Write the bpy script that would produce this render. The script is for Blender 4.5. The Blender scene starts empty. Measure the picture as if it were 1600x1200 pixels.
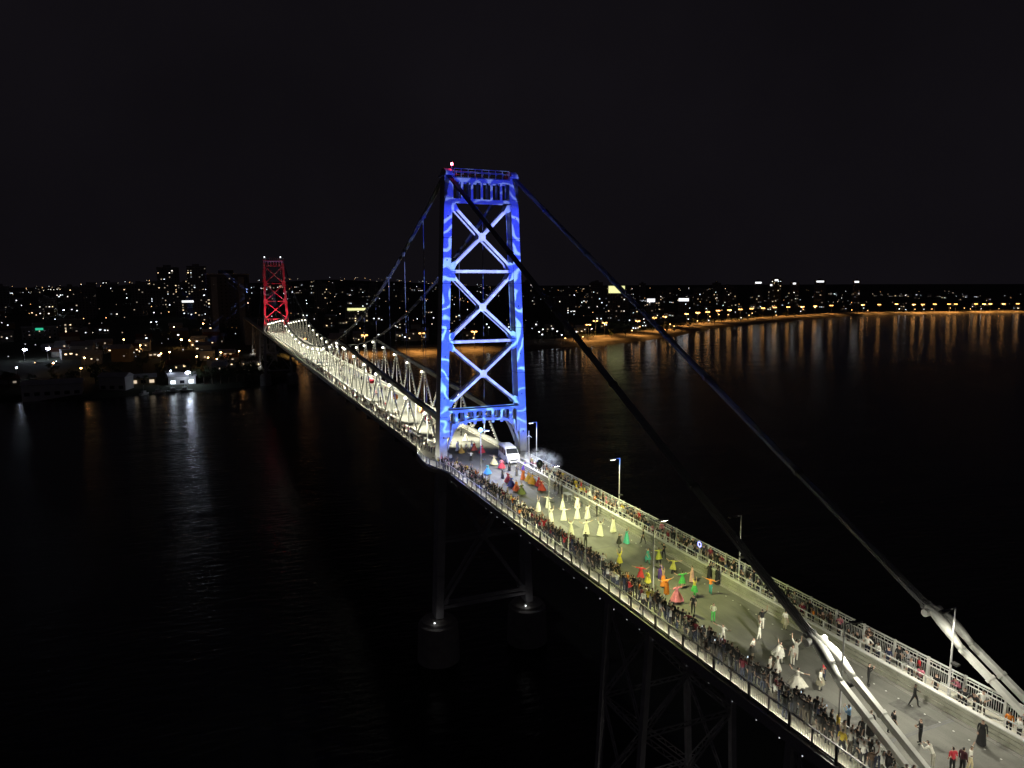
import bpy, bmesh, math, random
from mathutils import Vector, Matrix
R = math.radians
rng = random.Random(7)
scene = bpy.context.scene
COL = scene.collection

# ------------------------------------------------------------------ camera
CAM = Vector((-37.3766, -100.2118, 25.5324)); YAW, PITCH, ROLL, FPX = .3999, .1347, -.0042, 1125.6
fw = Vector((math.sin(YAW)*math.cos(PITCH), math.cos(YAW)*math.cos(PITCH), -math.sin(PITCH)))
rt = Vector((math.cos(YAW), -math.sin(YAW), 0)); up = rt.cross(fw)
r2 = rt*math.cos(ROLL) + up*math.sin(ROLL); u2 = -rt*math.sin(ROLL) + up*math.cos(ROLL)
cam = bpy.data.cameras.new('camera'); cam.sensor_width = 36; cam.lens = FPX/1600*36; cam.clip_end = 12000; cam.clip_start = .5
camo = bpy.data.objects.new('camera', cam); COL.objects.link(camo)
m = Matrix((r2, u2, -fw)).transposed().to_4x4(); m.translation = CAM; camo.matrix_world = m
scene.camera = camo

# ------------------------------------------------------------------ night sky, exposure
w = bpy.data.worlds.new('World'); scene.world = w; w.use_nodes = True
nt = w.node_tree; nt.nodes.clear()
wo = nt.nodes.new('ShaderNodeOutputWorld'); ad = nt.nodes.new('ShaderNodeAddShader')
b1 = nt.nodes.new('ShaderNodeBackground'); b2 = nt.nodes.new('ShaderNodeBackground')
sk = nt.nodes.new('ShaderNodeTexSky'); sk.sky_type = 'NISHITA'; sk.sun_disc = False
sk.sun_elevation = R(-5); sk.sun_rotation = R(200)
nt.links.new(sk.outputs[0], b1.inputs[0]); b1.inputs[1].default_value = .004
tcw = nt.nodes.new('ShaderNodeTexCoord'); nzw = nt.nodes.new('ShaderNodeTexNoise'); nzw.inputs['Scale'].default_value = 2.2; nzw.inputs['Detail'].default_value = 5
mrw = nt.nodes.new('ShaderNodeMapRange'); mrw.inputs[1].default_value = .3; mrw.inputs[2].default_value = .7; mrw.inputs[3].default_value = .78; mrw.inputs[4].default_value = 1.22
nt.links.new(tcw.outputs['Generated'], nzw.inputs['Vector']); nt.links.new(nzw.outputs[0], mrw.inputs[0]); nt.links.new(mrw.outputs[0], b2.inputs[1])
b2.inputs[0].default_value = (.0051, .0043, .0058, 1)        # low cloud lit by the town
nt.links.new(b1.outputs[0], ad.inputs[0]); nt.links.new(b2.outputs[0], ad.inputs[1]); nt.links.new(ad.outputs[0], wo.inputs[0])
vs = scene.view_settings; vs.view_transform = 'Standard'; vs.look = 'None'; vs.exposure = 0; vs.gamma = 1; vs.use_curve_mapping = False
scene.render.engine = 'CYCLES'
cy = scene.cycles; cy.use_denoising = True; cy.max_bounces = 5; cy.diffuse_bounces = 2; cy.glossy_bounces = 3
cy.transmission_bounces = 3; cy.transparent_max_bounces = 6; cy.volume_bounces = 1; cy.sample_clamp_indirect = 4; cy.sample_clamp_direct = 0
cy.caustics_reflective = True; cy.caustics_refractive = False; cy.use_light_tree = True; cy.blur_glossy = 0.0
cy.volume_step_rate = 2

# ------------------------------------------------------------------ materials
MATS = {}
def mat(name, col=(.5, .5, .5), rough=.6, metal=0, noise=0, nscale=2., bump=0, bscale=8., emit=None, estr=0, spec=.5, obj=None):
    """plain procedural surface: colour varied by noise, fine bump"""
    if name in MATS: return MATS[name]
    ma = bpy.data.materials.new(name); ma.use_nodes = True; MATS[name] = ma
    n, l = ma.node_tree.nodes, ma.node_tree.links
    b = n['Principled BSDF']; b.inputs['Roughness'].default_value = rough; b.inputs['Metallic'].default_value = metal
    b.inputs['Specular IOR Level'].default_value = spec
    b.inputs['Base Color'].default_value = (*col, 1)
    src = None
    if obj == 'color':
        oi = n.new('ShaderNodeObjectInfo'); src = oi.outputs['Color']
    elif obj == 'vcol':
        at = n.new('ShaderNodeAttribute'); at.attribute_name = 'Col'; src = at.outputs['Color']
    elif obj:
        at = n.new('ShaderNodeAttribute'); at.attribute_type = 'OBJECT'; at.attribute_name = obj; src = at.outputs['Color']
    if noise or bump:
        tc = n.new('ShaderNodeTexCoord')
    if noise:
        nz = n.new('ShaderNodeTexNoise'); nz.inputs['Scale'].default_value = nscale; nz.inputs['Detail'].default_value = 6
        nz.inputs['Roughness'].default_value = .65
        l.new(tc.outputs['Object'], nz.inputs['Vector'])
        mr = n.new('ShaderNodeMapRange'); mr.inputs[1].default_value = .3; mr.inputs[2].default_value = .7
        mr.inputs[3].default_value = 1-noise; mr.inputs[4].default_value = 1+noise
        l.new(nz.outputs['Fac'], mr.inputs[0])
        mx = n.new('ShaderNodeVectorMath'); mx.operation = 'SCALE'
        if src: l.new(src, mx.inputs[0])
        else: mx.inputs[0].default_value = col
        l.new(mr.outputs[0], mx.inputs['Scale']); l.new(mx.outputs[0], b.inputs['Base Color'])
    elif src: l.new(src, b.inputs['Base Color'])
    if bump:
        nb = n.new('ShaderNodeTexNoise'); nb.inputs['Scale'].default_value = bscale; nb.inputs['Detail'].default_value = 4
        l.new(tc.outputs['Object'], nb.inputs['Vector'])
        bp = n.new('ShaderNodeBump'); bp.inputs['Strength'].default_value = bump; bp.inputs['Distance'].default_value = .05
        l.new(nb.outputs['Fac'], bp.inputs['Height']); l.new(bp.outputs[0], b.inputs['Normal'])
    if emit:
        b.inputs['Emission Color'].default_value = (*emit, 1); b.inputs['Emission Strength'].default_value = estr
    return ma

steel = mat('painted_steel', (.50, .50, .52), .55, noise=.18, nscale=.7, bump=.15, bscale=5)
steel_seam = mat('seam_steel', (.10, .10, .11), .7)
dark_steel = mat('dark_steel', (.12, .12, .13), .6, noise=.25, nscale=1.5)
anchor_steel = mat('anchor_bar_lit_tone', (.55, .55, .53), .45, noise=.12, nscale=1.5)  # lamplight on the bars painted in: lighter copy of the dark eyebar steel
chain_steel = mat('eyebar_steel', (.16, .16, .17), .5, noise=.2, nscale=1.2)
lattice_steel = mat('lattice_steel', (.55, .55, .54), .6, noise=.2, nscale=.8)
truss_steel = mat('truss_steel', (.44, .44, .42), .6, noise=.2, nscale=.8)
chord_steel = mat('chord_steel', (.10, .10, .10), .65, noise=.25, nscale=.8)  # darker than the other truss steel: shade above the lamps painted in
white_paint = mat('white_rail_paint', (.62, .62, .60), .45, noise=.1, nscale=3)
pole_paint = mat('galvanised_pole', (.45, .45, .46), .4, metal=.3, noise=.12, nscale=2)
concrete = mat('concrete', (.34, .33, .31), .85, noise=.2, nscale=.8, bump=.3)
walk_mat = mat('walkway_panels', (.60, .58, .50), .7, noise=.15, nscale=1.2, bump=.15)
barrier_mat = mat('barrier_boards', (.30, .30, .25), .6, noise=.25, nscale=1.1, bump=.2)
black_plastic = mat('black_plastic', (.02, .02, .02), .5)
glass_dark = mat('dark_window_glass', (.012, .013, .015), .3, spec=.25)
rubber = mat('tyre_rubber', (.02, .02, .02), .8)
van_paint = mat('white_vehicle_paint', (.78, .78, .76), .25, noise=.03)
chrome = mat('wheel_metal', (.5, .5, .5), .3, metal=.9)
def emis(name, col, s): return mat(name, (.02, .02, .02), .5, emit=col, estr=s)
E_NODE = emis('truss_lamp_glow', (1, .97, .80), 9)
E_WHITE = emis('white_lamp_glow', (.86, .93, 1), 5)
E_WARM = emis('sodium_lamp_glow', (1, .46, .13), 5)
E_WARM2 = emis('warm_lamp_glow', (1, .50, .17), 85)
E_COOL = emis('cool_lamp_glow', (.72, .80, 1), 45)
E_RED = emis('red_beacon_glow', (1, .05, .08), 60)
E_PIN = emis('pin_lamp_glow', (.95, .97, 1), .9)
E_BLUE = emis('blue_beacon_glow', (.10, .35, 1), 60)
E_FLOOD = emis('floodlight_glow', (1, .96, .8), 25)
E_WIN = [emis('lit_window_warm', (1, .72, .40), 3.0), emis('lit_window_neutral', (1, .92, .80), 3.5), emis('lit_window_cool', (.80, .93, 1), 3.5),
         emis('lit_window_dim', (1, .80, .55), .8), emis('lit_window_bright', (.92, .96, 1), 4.5), emis('lit_window_faint', (1, .85, .65), .28), emis('lit_window_faint_cool', (.8, .9, 1), .35)]
E_SIGN_Y = emis('yellow_lit_panel', (.95, .95, .42), 1.1)
E_SIGN_W = emis('white_lit_panel', (.95, .97, 1), 1.7)
E_SIGN_G = emis('green_lit_panel', (.05, .8, .45), .7)
E_SIGN_R = emis('red_lit_panel', (1, .06, .08), 3)
E_MARK = emis('marker_lamp_glow', (.95, .97, 1), 5)
E_BULB = emis('string_bulb_glow', (1, .93, .66), 5); E_BULB.cycles.emission_sampling = 'NONE'
E_LOW = emis('low_sodium_glow', (1, .52, .18), 9)
E_PHONE = emis('phone_screen', (.75, .85, 1), 1.6)
E_STRIP = emis('added_floor_strip', (1, .97, .76), 72)  # for the added strip at the railing foot
E_SCREEN = emis('ring_light_glow', (.25, .25, 1), 6)

# asphalt: worn lanes, patches, hairline joints
def asphalt_mat():
    ma = bpy.data.materials.new('asphalt'); ma.use_nodes = True
    n, l = ma.node_tree.nodes, ma.node_tree.links; b = n['Principled BSDF']
    tc = n.new('ShaderNodeTexCoord')
    mp = n.new('ShaderNodeMapping'); mp.inputs['Scale'].default_value = (.9, .12, 1); l.new(tc.outputs['Object'], mp.inputs[0])
    n1 = n.new('ShaderNodeTexNoise'); n1.inputs['Scale'].default_value = 1.2; n1.inputs['Detail'].default_value = 7; n1.inputs['Roughness'].default_value = .7
    l.new(mp.outputs[0], n1.inputs['Vector'])
    n2 = n.new('ShaderNodeTexNoise'); n2.inputs['Scale'].default_value = 14; n2.inputs['Detail'].default_value = 5; l.new(tc.outputs['Object'], n2.inputs['Vector'])
    n3 = n.new('ShaderNodeTexNoise'); n3.inputs['Scale'].default_value = .35; n3.inputs['Detail'].default_value = 3; l.new(tc.outputs['Object'], n3.inputs['Vector'])
    a = n.new('ShaderNodeMath'); a.operation = 'ADD'; l.new(n1.outputs[0], a.inputs[0]); l.new(n3.outputs[0], a.inputs[1])
    a2 = n.new('ShaderNodeMath'); a2.operation = 'MULTIPLY_ADD'; l.new(n2.outputs[0], a2.inputs[0]); a2.inputs[1].default_value = .5; l.new(a.outputs[0], a2.inputs[2])
    cr = n.new('ShaderNodeValToRGB'); cr.color_ramp.elements[0].position = .38; cr.color_ramp.elements[1].position = .86
    cr.color_ramp.elements[0].color = (.075, .075, .068, 1); cr.color_ramp.elements[1].color = (.215, .212, .192, 1)
    dv = n.new('ShaderNodeMath'); dv.operation = 'MULTIPLY'; dv.inputs[1].default_value = .5; l.new(a2.outputs[0], dv.inputs[0])
    l.new(dv.outputs[0], cr.inputs[0])
    l.new(cr.outputs[0], b.inputs['Base Color']); b.inputs['Roughness'].default_value = .75
    bp = n.new('ShaderNodeBump'); bp.inputs['Strength'].default_value = .35; bp.inputs['Distance'].default_value = .02
    l.new(n2.outputs[0], bp.inputs['Height']); l.new(bp.outputs[0], b.inputs['Normal'])
    return ma
asphalt = asphalt_mat()

def water_mat():
    ma = bpy.data.materials.new('bay_water'); ma.use_nodes = True
    n, l = ma.node_tree.nodes, ma.node_tree.links; b = n['Principled BSDF']
    b.inputs['Base Color'].default_value = (.009, .0095, .0092, 1); b.inputs['IOR'].default_value = 1.33
    b.inputs['Roughness'].default_value = .075; b.inputs['Specular IOR Level'].default_value = .5
    tc = n.new('ShaderNodeTexCoord')
    def layer(scale, stretch, detail):
        mp = n.new('ShaderNodeMapping'); mp.inputs['Scale'].default_value = stretch; mp.inputs['Rotation'].default_value = (0, 0, R(24))
        l.new(tc.outputs['Object'], mp.inputs[0])
        t = n.new('ShaderNodeTexNoise'); t.inputs['Scale'].default_value = scale; t.inputs['Detail'].default_value = detail
        l.new(mp.outputs[0], t.inputs['Vector']); return t
    t1 = layer(.55, (.5, 1.3, 1), 3); t2 = layer(.06, (.6, 1.2, 1), 2)
    ad_ = n.new('ShaderNodeMath'); ad_.operation = 'MULTIPLY_ADD'; l.new(t2.outputs[0], ad_.inputs[0]); ad_.inputs[1].default_value = 2.0; l.new(t1.outputs[0], ad_.inputs[2])
    bp = n.new('ShaderNodeBump'); bp.inputs['Distance'].default_value = .24
    sx = n.new('ShaderNodeSeparateXYZ'); l.new(tc.outputs['Object'], sx.inputs[0])
    mc = n.new('ShaderNodeMapRange'); mc.interpolation_type = 'SMOOTHSTEP'; mc.inputs[1].default_value = 190; mc.inputs[2].default_value = 420; mc.inputs[3].default_value = 1.0; mc.inputs[4].default_value = .40
    l.new(sx.outputs[1], mc.inputs[0]); l.new(mc.outputs[0], bp.inputs['Strength'])
    mr2 = n.new('ShaderNodeMapRange'); mr2.interpolation_type = 'SMOOTHSTEP'; mr2.inputs[1].default_value = 190; mr2.inputs[2].default_value = 420; mr2.inputs[3].default_value = .26; mr2.inputs[4].default_value = .07
    l.new(sx.outputs[1], mr2.inputs[0]); l.new(mr2.outputs[0], b.inputs['Roughness'])
    l.new(ad_.outputs[0], bp.inputs['Height']); l.new(bp.outputs[0], b.inputs['Normal'])
    return ma
water = water_mat()
earth = mat('dark_hillside', (.035, .042, .025), .95, noise=.5, nscale=.02, bump=.6, bscale=.08)
sand = mat('beach_sand', (.22, .18, .13), .9, noise=.55, nscale=.05, bump=.5, bscale=.3)
leaf = mat('night_leaves', (.05, .075, .03), .7, noise=.4, nscale=.6)
bark = mat('bark', (.10, .08, .06), .9)

# ------------------------------------------------------------------ mesh helpers
class MB:
    def __init__(s): s.v = []; s.f = []; s.mi = []
    def quad(s, pts, mi=0):
        k = len(s.v); s.v += [tuple(p) for p in pts]; s.f.append(tuple(range(k, k+len(pts)))); s.mi.append(mi); return s
    def box(s, x0, x1, y0, y1, z0, z1, mi=0):
        k = len(s.v)
        s.v += [(x0, y0, z0), (x1, y0, z0), (x1, y1, z0), (x0, y1, z0), (x0, y0, z1), (x1, y0, z1), (x1, y1, z1), (x0, y1, z1)]
        for q in ((0, 3, 2, 1), (4, 5, 6, 7), (0, 1, 5, 4), (1, 2, 6, 5), (2, 3, 7, 6), (3, 0, 4, 7)):
            s.f.append(tuple(k+i for i in q)); s.mi.append(mi)
        return s
    def beam(s, a, b, wd, ht, mi=0, upv=(0, 0, 1)):
        a, b = Vector(a), Vector(b); d = (b-a).normalized(); u = Vector(upv)
        if abs(d.dot(u)) > .98: u = Vector((0, 1, 0))
        x = d.cross(u).normalized()*wd/2; y = x.cross(d).normalized()*ht/2
        k = len(s.v)
        for p in (a, b):
            for q in (-x-y, x-y, x+y, -x+y): s.v.append(tuple(p+q))
        for q in ((0, 3, 2, 1), (4, 5, 6, 7), (0, 1, 5, 4), (1, 2, 6, 5), (2, 3, 7, 6), (3, 0, 4, 7)):
            s.f.append(tuple(k+i for i in q)); s.mi.append(mi)
        return s
    def tube(s, pts, rad, n=8, mi=0):
        pts = [Vector(p) for p in pts]; rad = rad if isinstance(rad, (list, tuple)) else [rad]*len(pts)
        k = len(s.v)
        for i, p in enumerate(pts):
            d = (pts[min(i+1, len(pts)-1)]-pts[max(i-1, 0)]).normalized()
            u = Vector((0, 0, 1)) if abs(d.z) < .9 else Vector((0, 1, 0))
            x = d.cross(u).normalized(); y = x.cross(d)
            for j in range(n):
                t = 2*math.pi*j/n; s.v.append(tuple(p+(x*math.cos(t)+y*math.sin(t))*rad[i]))
        for i in range(len(pts)-1):
            for j in range(n):
                a = k+i*n+j; b = k+i*n+(j+1) % n; s.f.append((a, b, b+n, a+n)); s.mi.append(mi)
        s.f.append(tuple(k+j for j in range(n))[::-1]); s.mi.append(mi)
        e = k+(len(pts)-1)*n; s.f.append(tuple(e+j for j in range(n))); s.mi.append(mi)
        return s
    def lathe(s, prof, c=(0, 0, 0), n=12, mi=0):
        k = len(s.v); cx, cyy, cz = c
        for r, z in prof:
            for j in range(n):
                t = 2*math.pi*j/n; s.v.append((cx+r*math.cos(t), cyy+r*math.sin(t), cz+z))
        for i in range(len(prof)-1):
            for j in range(n):
                a = k+i*n+j; b = k+i*n+(j+1) % n; s.f.append((a, b, b+n, a+n)); s.mi.append(mi)
        s.f.append(tuple(k+j for j in range(n))[::-1]); s.mi.append(mi)
        e = k+(len(prof)-1)*n; s.f.append(tuple(e+j for j in range(n))); s.mi.append(mi)
        return s
    def ball(s, c, r, n=8, m_=5, mi=0, sz=1):
        return s.lathe([(max(.02*r, r*math.sin(math.pi*i/m_)), -r*sz*math.cos(math.pi*i/m_)) for i in range(m_+1)], c, n, mi)
    def prism(s, poly, z0, z1, mi=0):          # poly of (x, y), counter-clockwise
        k = len(s.v); n = len(poly)
        s.v += [(x, y, z0) for x, y in poly]+[(x, y, z1) for x, y in poly]
        s.f.append(tuple(k+i for i in range(n))[::-1]); s.mi.append(mi); s.f.append(tuple(k+n+i for i in range(n))); s.mi.append(mi)
        for i in range(n):
            j = (i+1) % n; s.f.append((k+i, k+j, k+n+j, k+n+i)); s.mi.append(mi)
        return s
    def mesh(s, name, mats, smooth=False):
        me = bpy.data.meshes.new(name); me.from_pydata(s.v, [], s.f)
        for q in (mats if isinstance(mats, (list, tuple)) else [mats]): me.materials.append(q)
        if any(s.mi): me.polygons.foreach_set('material_index', s.mi)
        if smooth: me.polygons.foreach_set('use_smooth', [True]*len(s.f))
        me.update(); return me
    def build(s, name, mats, parent=None, smooth=False, loc=None):
        return ob(name, s.mesh(name, mats, smooth), parent, loc)
def ob(name, data, parent=None, loc=None, rz=None):
    o = bpy.data.objects.new(name, data); COL.objects.link(o)
    if parent: o.parent = parent
    if loc is not None: o.location = loc
    if rz is not None: o.rotation_euler = (0, 0, rz)
    return o
def tag(o, label=None, cat=None, group=None, kind=None):
    if label: o['label'] = label
    if cat: o['category'] = cat
    if group: o['group'] = group
    if kind: o['kind'] = kind
    return o
def thing(name, label, cat, loc=(0, 0, 0), rz=0, group=None):
    return tag(ob(name, None, None, loc, rz), label, cat, group)
def copy_tree(o, parent=None):
    c = o.copy(); COL.objects.link(c); c.parent = parent
    for ch in list(o.children): copy_tree(ch, c)
    return c
def lamp(name, kind, loc, power, color, parent=None, size=.15, target=None, angle=120, blend=.5):
    d = bpy.data.lights.new(name, kind); d.energy = power; d.color = color; d.shadow_soft_size = size
    if kind == 'SPOT': d.spot_size = R(angle); d.spot_blend = blend
    o = bpy.data.objects.new(name, d); COL.objects.link(o); o.location = loc
    if target is not None: o.rotation_euler = (Vector(target)-Vector(loc)).to_track_quat('-Z', 'Y').to_euler()
    if parent: o.parent = parent
    return o

# ================================================================== SETTING
WZ = -31.0
tag(MB().quad([(-5000, -1500, WZ), (7000, -1500, WZ), (7000, 3000, WZ), (-5000, 3000, WZ)]).build('water', water), kind='structure')
SHORE = [(-2600, 700), (-900, 430), (-300, 345), (-135, 330), (-100, 319), (-78, 326), (-50, 330), (-20, 336), (-2, 343), (10, 362), (16, 400), (24, 462), (40, 473), (73, 476), (116, 479), (163, 488), (231, 491), (284, 504), (333, 515), (378, 540), (461, 587), (581, 683), (692, 736), (875, 823), (1030, 887), (1167, 905), (1296, 890), (1450, 860), (2200, 700), (4500, 300)]
def shore_y(x):
    for (a, b), (c, d) in zip(SHORE, SHORE[1:]):
        if x <= c: return b+(d-b)*(x-a)/(c-a)
    return SHORE[-1][1]
def ground(x, y):
    d = y-shore_y(x)
    if d < 0: return -31-min(6, -d*.25)
    z = -31+min(d, 6)/6*2.2+min(max(d-6, 0), 30)/30*1.8
    t = min(1, max(0, (x-150)/600)); t = t*t*(3-2*t)
    s = .036*(1-t)+.040*t
    e = max(0, d-50)
    g = s*e
    g += (min(1, e/400))*(7*math.sin(x*.0051+1.3)*math.sin(y*.0043+.4)+4*math.sin(x*.013+y*.009))
    cap = 58
    g = cap*math.tanh(g/cap) if g > 0 else g*.3
    hill = 26*math.exp(-((x+140)/210)**2-((y-1500)/300)**2)+30*math.exp(-((x-330)/420)**2-((y-2300)/500)**2)
    return z+g+hill
def terrain():
    xs = sorted(set([-2600+i*130 for i in range(16)]+[-520+i*20 for i in range(130)]+[2080+i*120 for i in range(20)]+[a for a, b in SHORE]))
    ds = [-22, -8, 0, 1.5, 3, 6, 9, 14, 20, 28, 36, 50, 70, 100, 140, 190, 250, 320, 400, 500, 620, 760, 920, 1100, 1300, 1550, 1850, 2200, 2700, 3400]
    v = []; f = []; mi = []; n = len(ds)
    for x in xs:
        for d in ds:
            y = shore_y(x)+d; v.append((x, y, ground(x, y)+(rng.uniform(-.3, .3) if 9 < d < 200 else 0)))
    for i in range(len(xs)-1):
        for j in range(n-1):
            f.append((i*n+j, (i+1)*n+j, (i+1)*n+j+1, i*n+j+1)); mi.append(1 if (j < 11 and 20 < xs[i] < 1200) else 1 if (j < 8 and xs[i] > 20) else 0)
    me = bpy.data.meshes.new('terrain'); me.from_pydata(v, [], f); me.materials.append(earth); me.materials.append(sand)
    me.polygons.foreach_set('material_index', mi); me.polygons.foreach_set('use_smooth', [True]*len(f))
    tag(ob('terrain', me), kind='structure')
terrain()

# ---- bridge decks (z = 0 is the carriageway)
tag(MB().box(-5.55, 2.1, -125, -8, -.5, 0).box(-5.55, 4.6, -8, 0, -.5, -.003).box(-4.55, 4.55, 0, 560, -.5, 0).build('road', asphalt), kind='structure')
wk = MB()
wk.box(-7.9, -5.56, -125, -8.2, -.55, .10)
wk.prism([(-5.56, -8.2), (-7.9, -8.2), (-9.4, -3.2), (-9.55, -.5), (-9.2, 4), (-7.9, 9), (-5.45, 9), (-5.45, 2.5), (-7.3, 2.2), (-7.3, -2.2), (-5.56, -2.4)][::-1], -.5, .095)
wk.box(-7.9, -5.45, 9, 560, -.55, .10)
tag(wk.build('pavement', walk_mat), kind='structure')
tag(MB().box(2.12, 4.75, -125, -8, -.55, .22).box(4.6, 5.6, -8, 560, -.5, .1).build('pavement', walk_mat), kind='structure')
tag(MB().box(-7.78, 4.72, -125, -8.0, -.62, -.56).box(-7.78, 5.55, -7.9, 560, -.62, -.56).box(-5.44, -4.56, 2.6, 560, -.55, -.06).build('light_stop_slab', concrete), kind='structure')  # slab and plate added to stop lamplight leaking onto the water
# joints between walkway panels
jt = MB()
for i in range(56):
    y = -122+i*2.1
    if y < -9: jt.box(-7.88, -5.6, y, y+.03, .10, .104)
tag(jt.build('pavement_joints', dark_steel), kind='structure')
rp = MB()
for i in range(11):
    y = -118+i*11.0
    rp.box(-5.5, 2.0, y, y+.09, 0, .004).box(-5.5, 2.0, y+.16, y+.22, 0, .004)
tag(rp.build('road_joints', dark_steel), kind='structure')
pt_ = MB(); rq = random.Random(4)
for i in range(7):
    x, y = rq.uniform(-4.8, .6), rq.uniform(-80, -8); a, b_ = rq.uniform(.4, 1.5), rq.uniform(.8, 3.5); pt_.box(x, x+a, y, y+b_, 0, .0035+i*.0002)
tag(pt_.build('road_patches', mat('fresh_asphalt', (.095, .094, .088), .8, noise=.45, nscale=2.2)), kind='structure')
# raised studs along the kerb lane
st = MB()
for i in range(118):
    y = -110+i*.905
    st.box(.96+.03*math.sin(i*9.), 1.04+.03*math.sin(i*9.), y, y+.09, 0, .018)
tag(st.build('road_studs', white_paint), kind='structure')

# ================================================================== BRIDGE
TT, XT, XB = 40.5, 4.97, 6.5                 # tower height above deck, half spacing of legs at top and deck
LX = lambda z: XB+(XT-XB)*z/TT
def make_tower(label, group):
    t = thing('bridge_tower', label, 'tower', group=group)
    hw, hd = .55, 1.05
    cuts = [-24.2, -17.5, -11, -4.5, .35, 6.6, 12.6, 19.4, 26.0, 32.4, 38.0, 41.0]
    for s in (-1, 1):
        leg = None
        core = MB(); 
        for za, zb in zip(cuts, cuts[1:]):
            g = .035; seg = MB(); k = []
            for z in (za+g, zb-g):
                cx = s*LX(z); k += [(cx-hw, -hd, z), (cx+hw, -hd, z), (cx+hw, hd, z), (cx-hw, hd, z)]
            seg.v = k; seg.f = [(0, 3, 2, 1), (4, 5, 6, 7), (0, 1, 5, 4), (1, 2, 6, 5), (2, 3, 7, 6), (3, 0, 4, 7)]; seg.mi = [0]*6
            # flange angles riveted along the edges
            for ex in (-hw, hw):
                for ey in (-hd, hd):
                    z0, z1 = za+.06, zb-.06
                    seg.beam((s*LX(z0)+ex*.96, ey*.985, z0), (s*LX(z1)+ex*.96, ey*.985, z1), .12, .10)
            if leg is None:
                leg = core.beam((s*LX(cuts[0]), 0, cuts[0]), (s*LX(cuts[-1]), 0, cuts[-1]), hw*2-.08, hd*2-.08, 0, (0, 1, 0)).build('leg', steel_seam, t)
            seg.build('leg_segment', steel, leg)
        # splice plates and small access holes
        for z in (3.6, 9.4, 15.5, 22.6, 29.3, 35.4):
            MB().box(s*LX(z)-.09, s*LX(z)+.09, -hd-.012, -hd+.02, z-.12, z+.12).build('access_hole', steel_seam, leg)
        sd = MB()
        for i in range(9):
            a = math.pi*i/8
        sd.box(s*XT-.75, s*XT+.75, -1.5, 1.5, 41.0, 41.25)
        prof = [(-1.5, 41.25), (1.5, 41.25), (1.3, 41.6), (.7, 41.95), (0, 42.1), (-.7, 41.95), (-1.3, 41.6)]
        k = len(sd.v)
        for x in (s*XT-.5, s*XT+.5): sd.v += [(x, y, z) for y, z in prof]
        n = len(prof); sd.f.append(tuple(range(k, k+n))[::-1]); sd.f.append(tuple(range(k+n, k+2*n))); sd.mi += [0, 0]
        for i in range(n): sd.f.append((k+i, k+(i+1) % n, k+n+(i+1) % n, k+n+i)); sd.mi.append(0)
        sd.build('saddle', steel, t)
    # bracing panels on the two faces
    def inner(z): return LX(z)-hw
    def xpanel(za, zb, zc, y):
        for s in (-1, 1):
            a = Vector((s*(inner(za)+.1), y, za)); b = Vector((0, y, zc)); c = Vector((-s*(inner(zb)+.1), y, zb))
            MB().beam(a, b, .30, .38).beam(b, c, .30, .38).build('diagonal', steel, t)
            for p_, q in ((a, b), (c, b)):
                d = (q-p_).normalized(); e = p_+d*.2
                gx = e.x
                yy = y-.17
                sg = 1 if gx > 0 else -1
                zd = 1 if d.z > 0 else -1
                pts = [(gx+sg*.15, yy, e.z-zd*.1), (gx-sg*.55, yy, e.z-zd*.1), (gx-sg*1.0, yy, e.z+zd*.75), (gx-sg*.55, yy, e.z+zd*1.05), (gx+sg*.15, yy, e.z+zd*.7)]
                g = MB().quad(pts).quad([(x, y_+.34, z) for x, y_, z in pts][::-1])
                g.build('gusset', steel, t)
        o = []
        for i in range(8):
            an = math.pi*(i+.5)/4; o.append((.58*math.cos(an), zc+.62*math.sin(an)))
        cp = MB(); k = 0
        cp.v = [(x, y-.19, z) for x, z in o]+[(x, y+.19, z) for x, z in o]
        cp.f = [tuple(range(8)), tuple(range(8, 16))[::-1]]+[(i, 8+i, 8+(i+1) % 8, (i+1) % 8) for i in range(8)]; cp.mi = [0]*10
        cp.build('gusset', steel, t)
    def strut(z, y, h=.40):
        MB().box(-inner(z)-.05, inner(z)+.05, y-.16, y+.16, z-h/2, z+h/2).build('strut', steel, t)
    for y in (-.75, .75):
        xpanel(37.3, 27.9, 32.6, y); xpanel(27.5, 17.8, 22.5, y); xpanel(17.3, 8.0, 12.7, y)
        strut(27.7, y); strut(17.55, y)
        xpanel(-1.4, -22.3, -12.3, y); strut(-12.3, y, .4); strut(-22.6, y, .5)
    # upper portal: open frame girder
    for y in (-.85, .85):
        pt = MB(); z1, z0 = 40.75, 37.45
        pt.box(-inner(39)-.05, inner(39)+.05, y-.15, y+.15, z1-.55, z1).box(-inner(39)-.05, inner(39)+.05, y-.15, y+.15, z0, z0+.45)
        n = 6; W = inner(39)*2
        for i in range(n+1):
            x = -W/2+W*i/n; pt.box(x-.17, x+.17, y-.14, y+.14, z0+.44, z1-.54)
        pt.build('portal_girder', steel, t)
    # lower portal: arched frame with rounded openings
    for y in (-.9, .9):
        pt = MB(); W = inner(6); y0, y1 = y-.14, y+.14
        arch = lambda x: 5.75-.75*(x/W)**2-max(0, abs(x)-W*.66)**1.6*1.15
        N = 48; tz = 7.55
        xs_ = [-W+2*W*i/N for i in range(N+1)]
        def strip(fa, fb, xa):
            k = len(pt.v)
            for x in xa:
                for yy in (y0, y1):
                    pt.v.append((x, yy, fa(x))); pt.v.append((x, yy, fb(x)))
            for i in range(len(xa)-1):
                q = k+4*i
                for F in ((q, q+4, q+5, q+1), (q+2, q+3, q+7, q+6), (q, q+2, q+6, q+4), (q+1, q+5, q+7, q+3)):
                    pt.f.append(F); pt.mi.append(0)
            for q, F in ((k, (0, 1, 3, 2)), (k+4*(len(xa)-1), (0, 2, 3, 1))):
                pt.f.append(tuple(q+i for i in F)); pt.mi.append(0)
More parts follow.
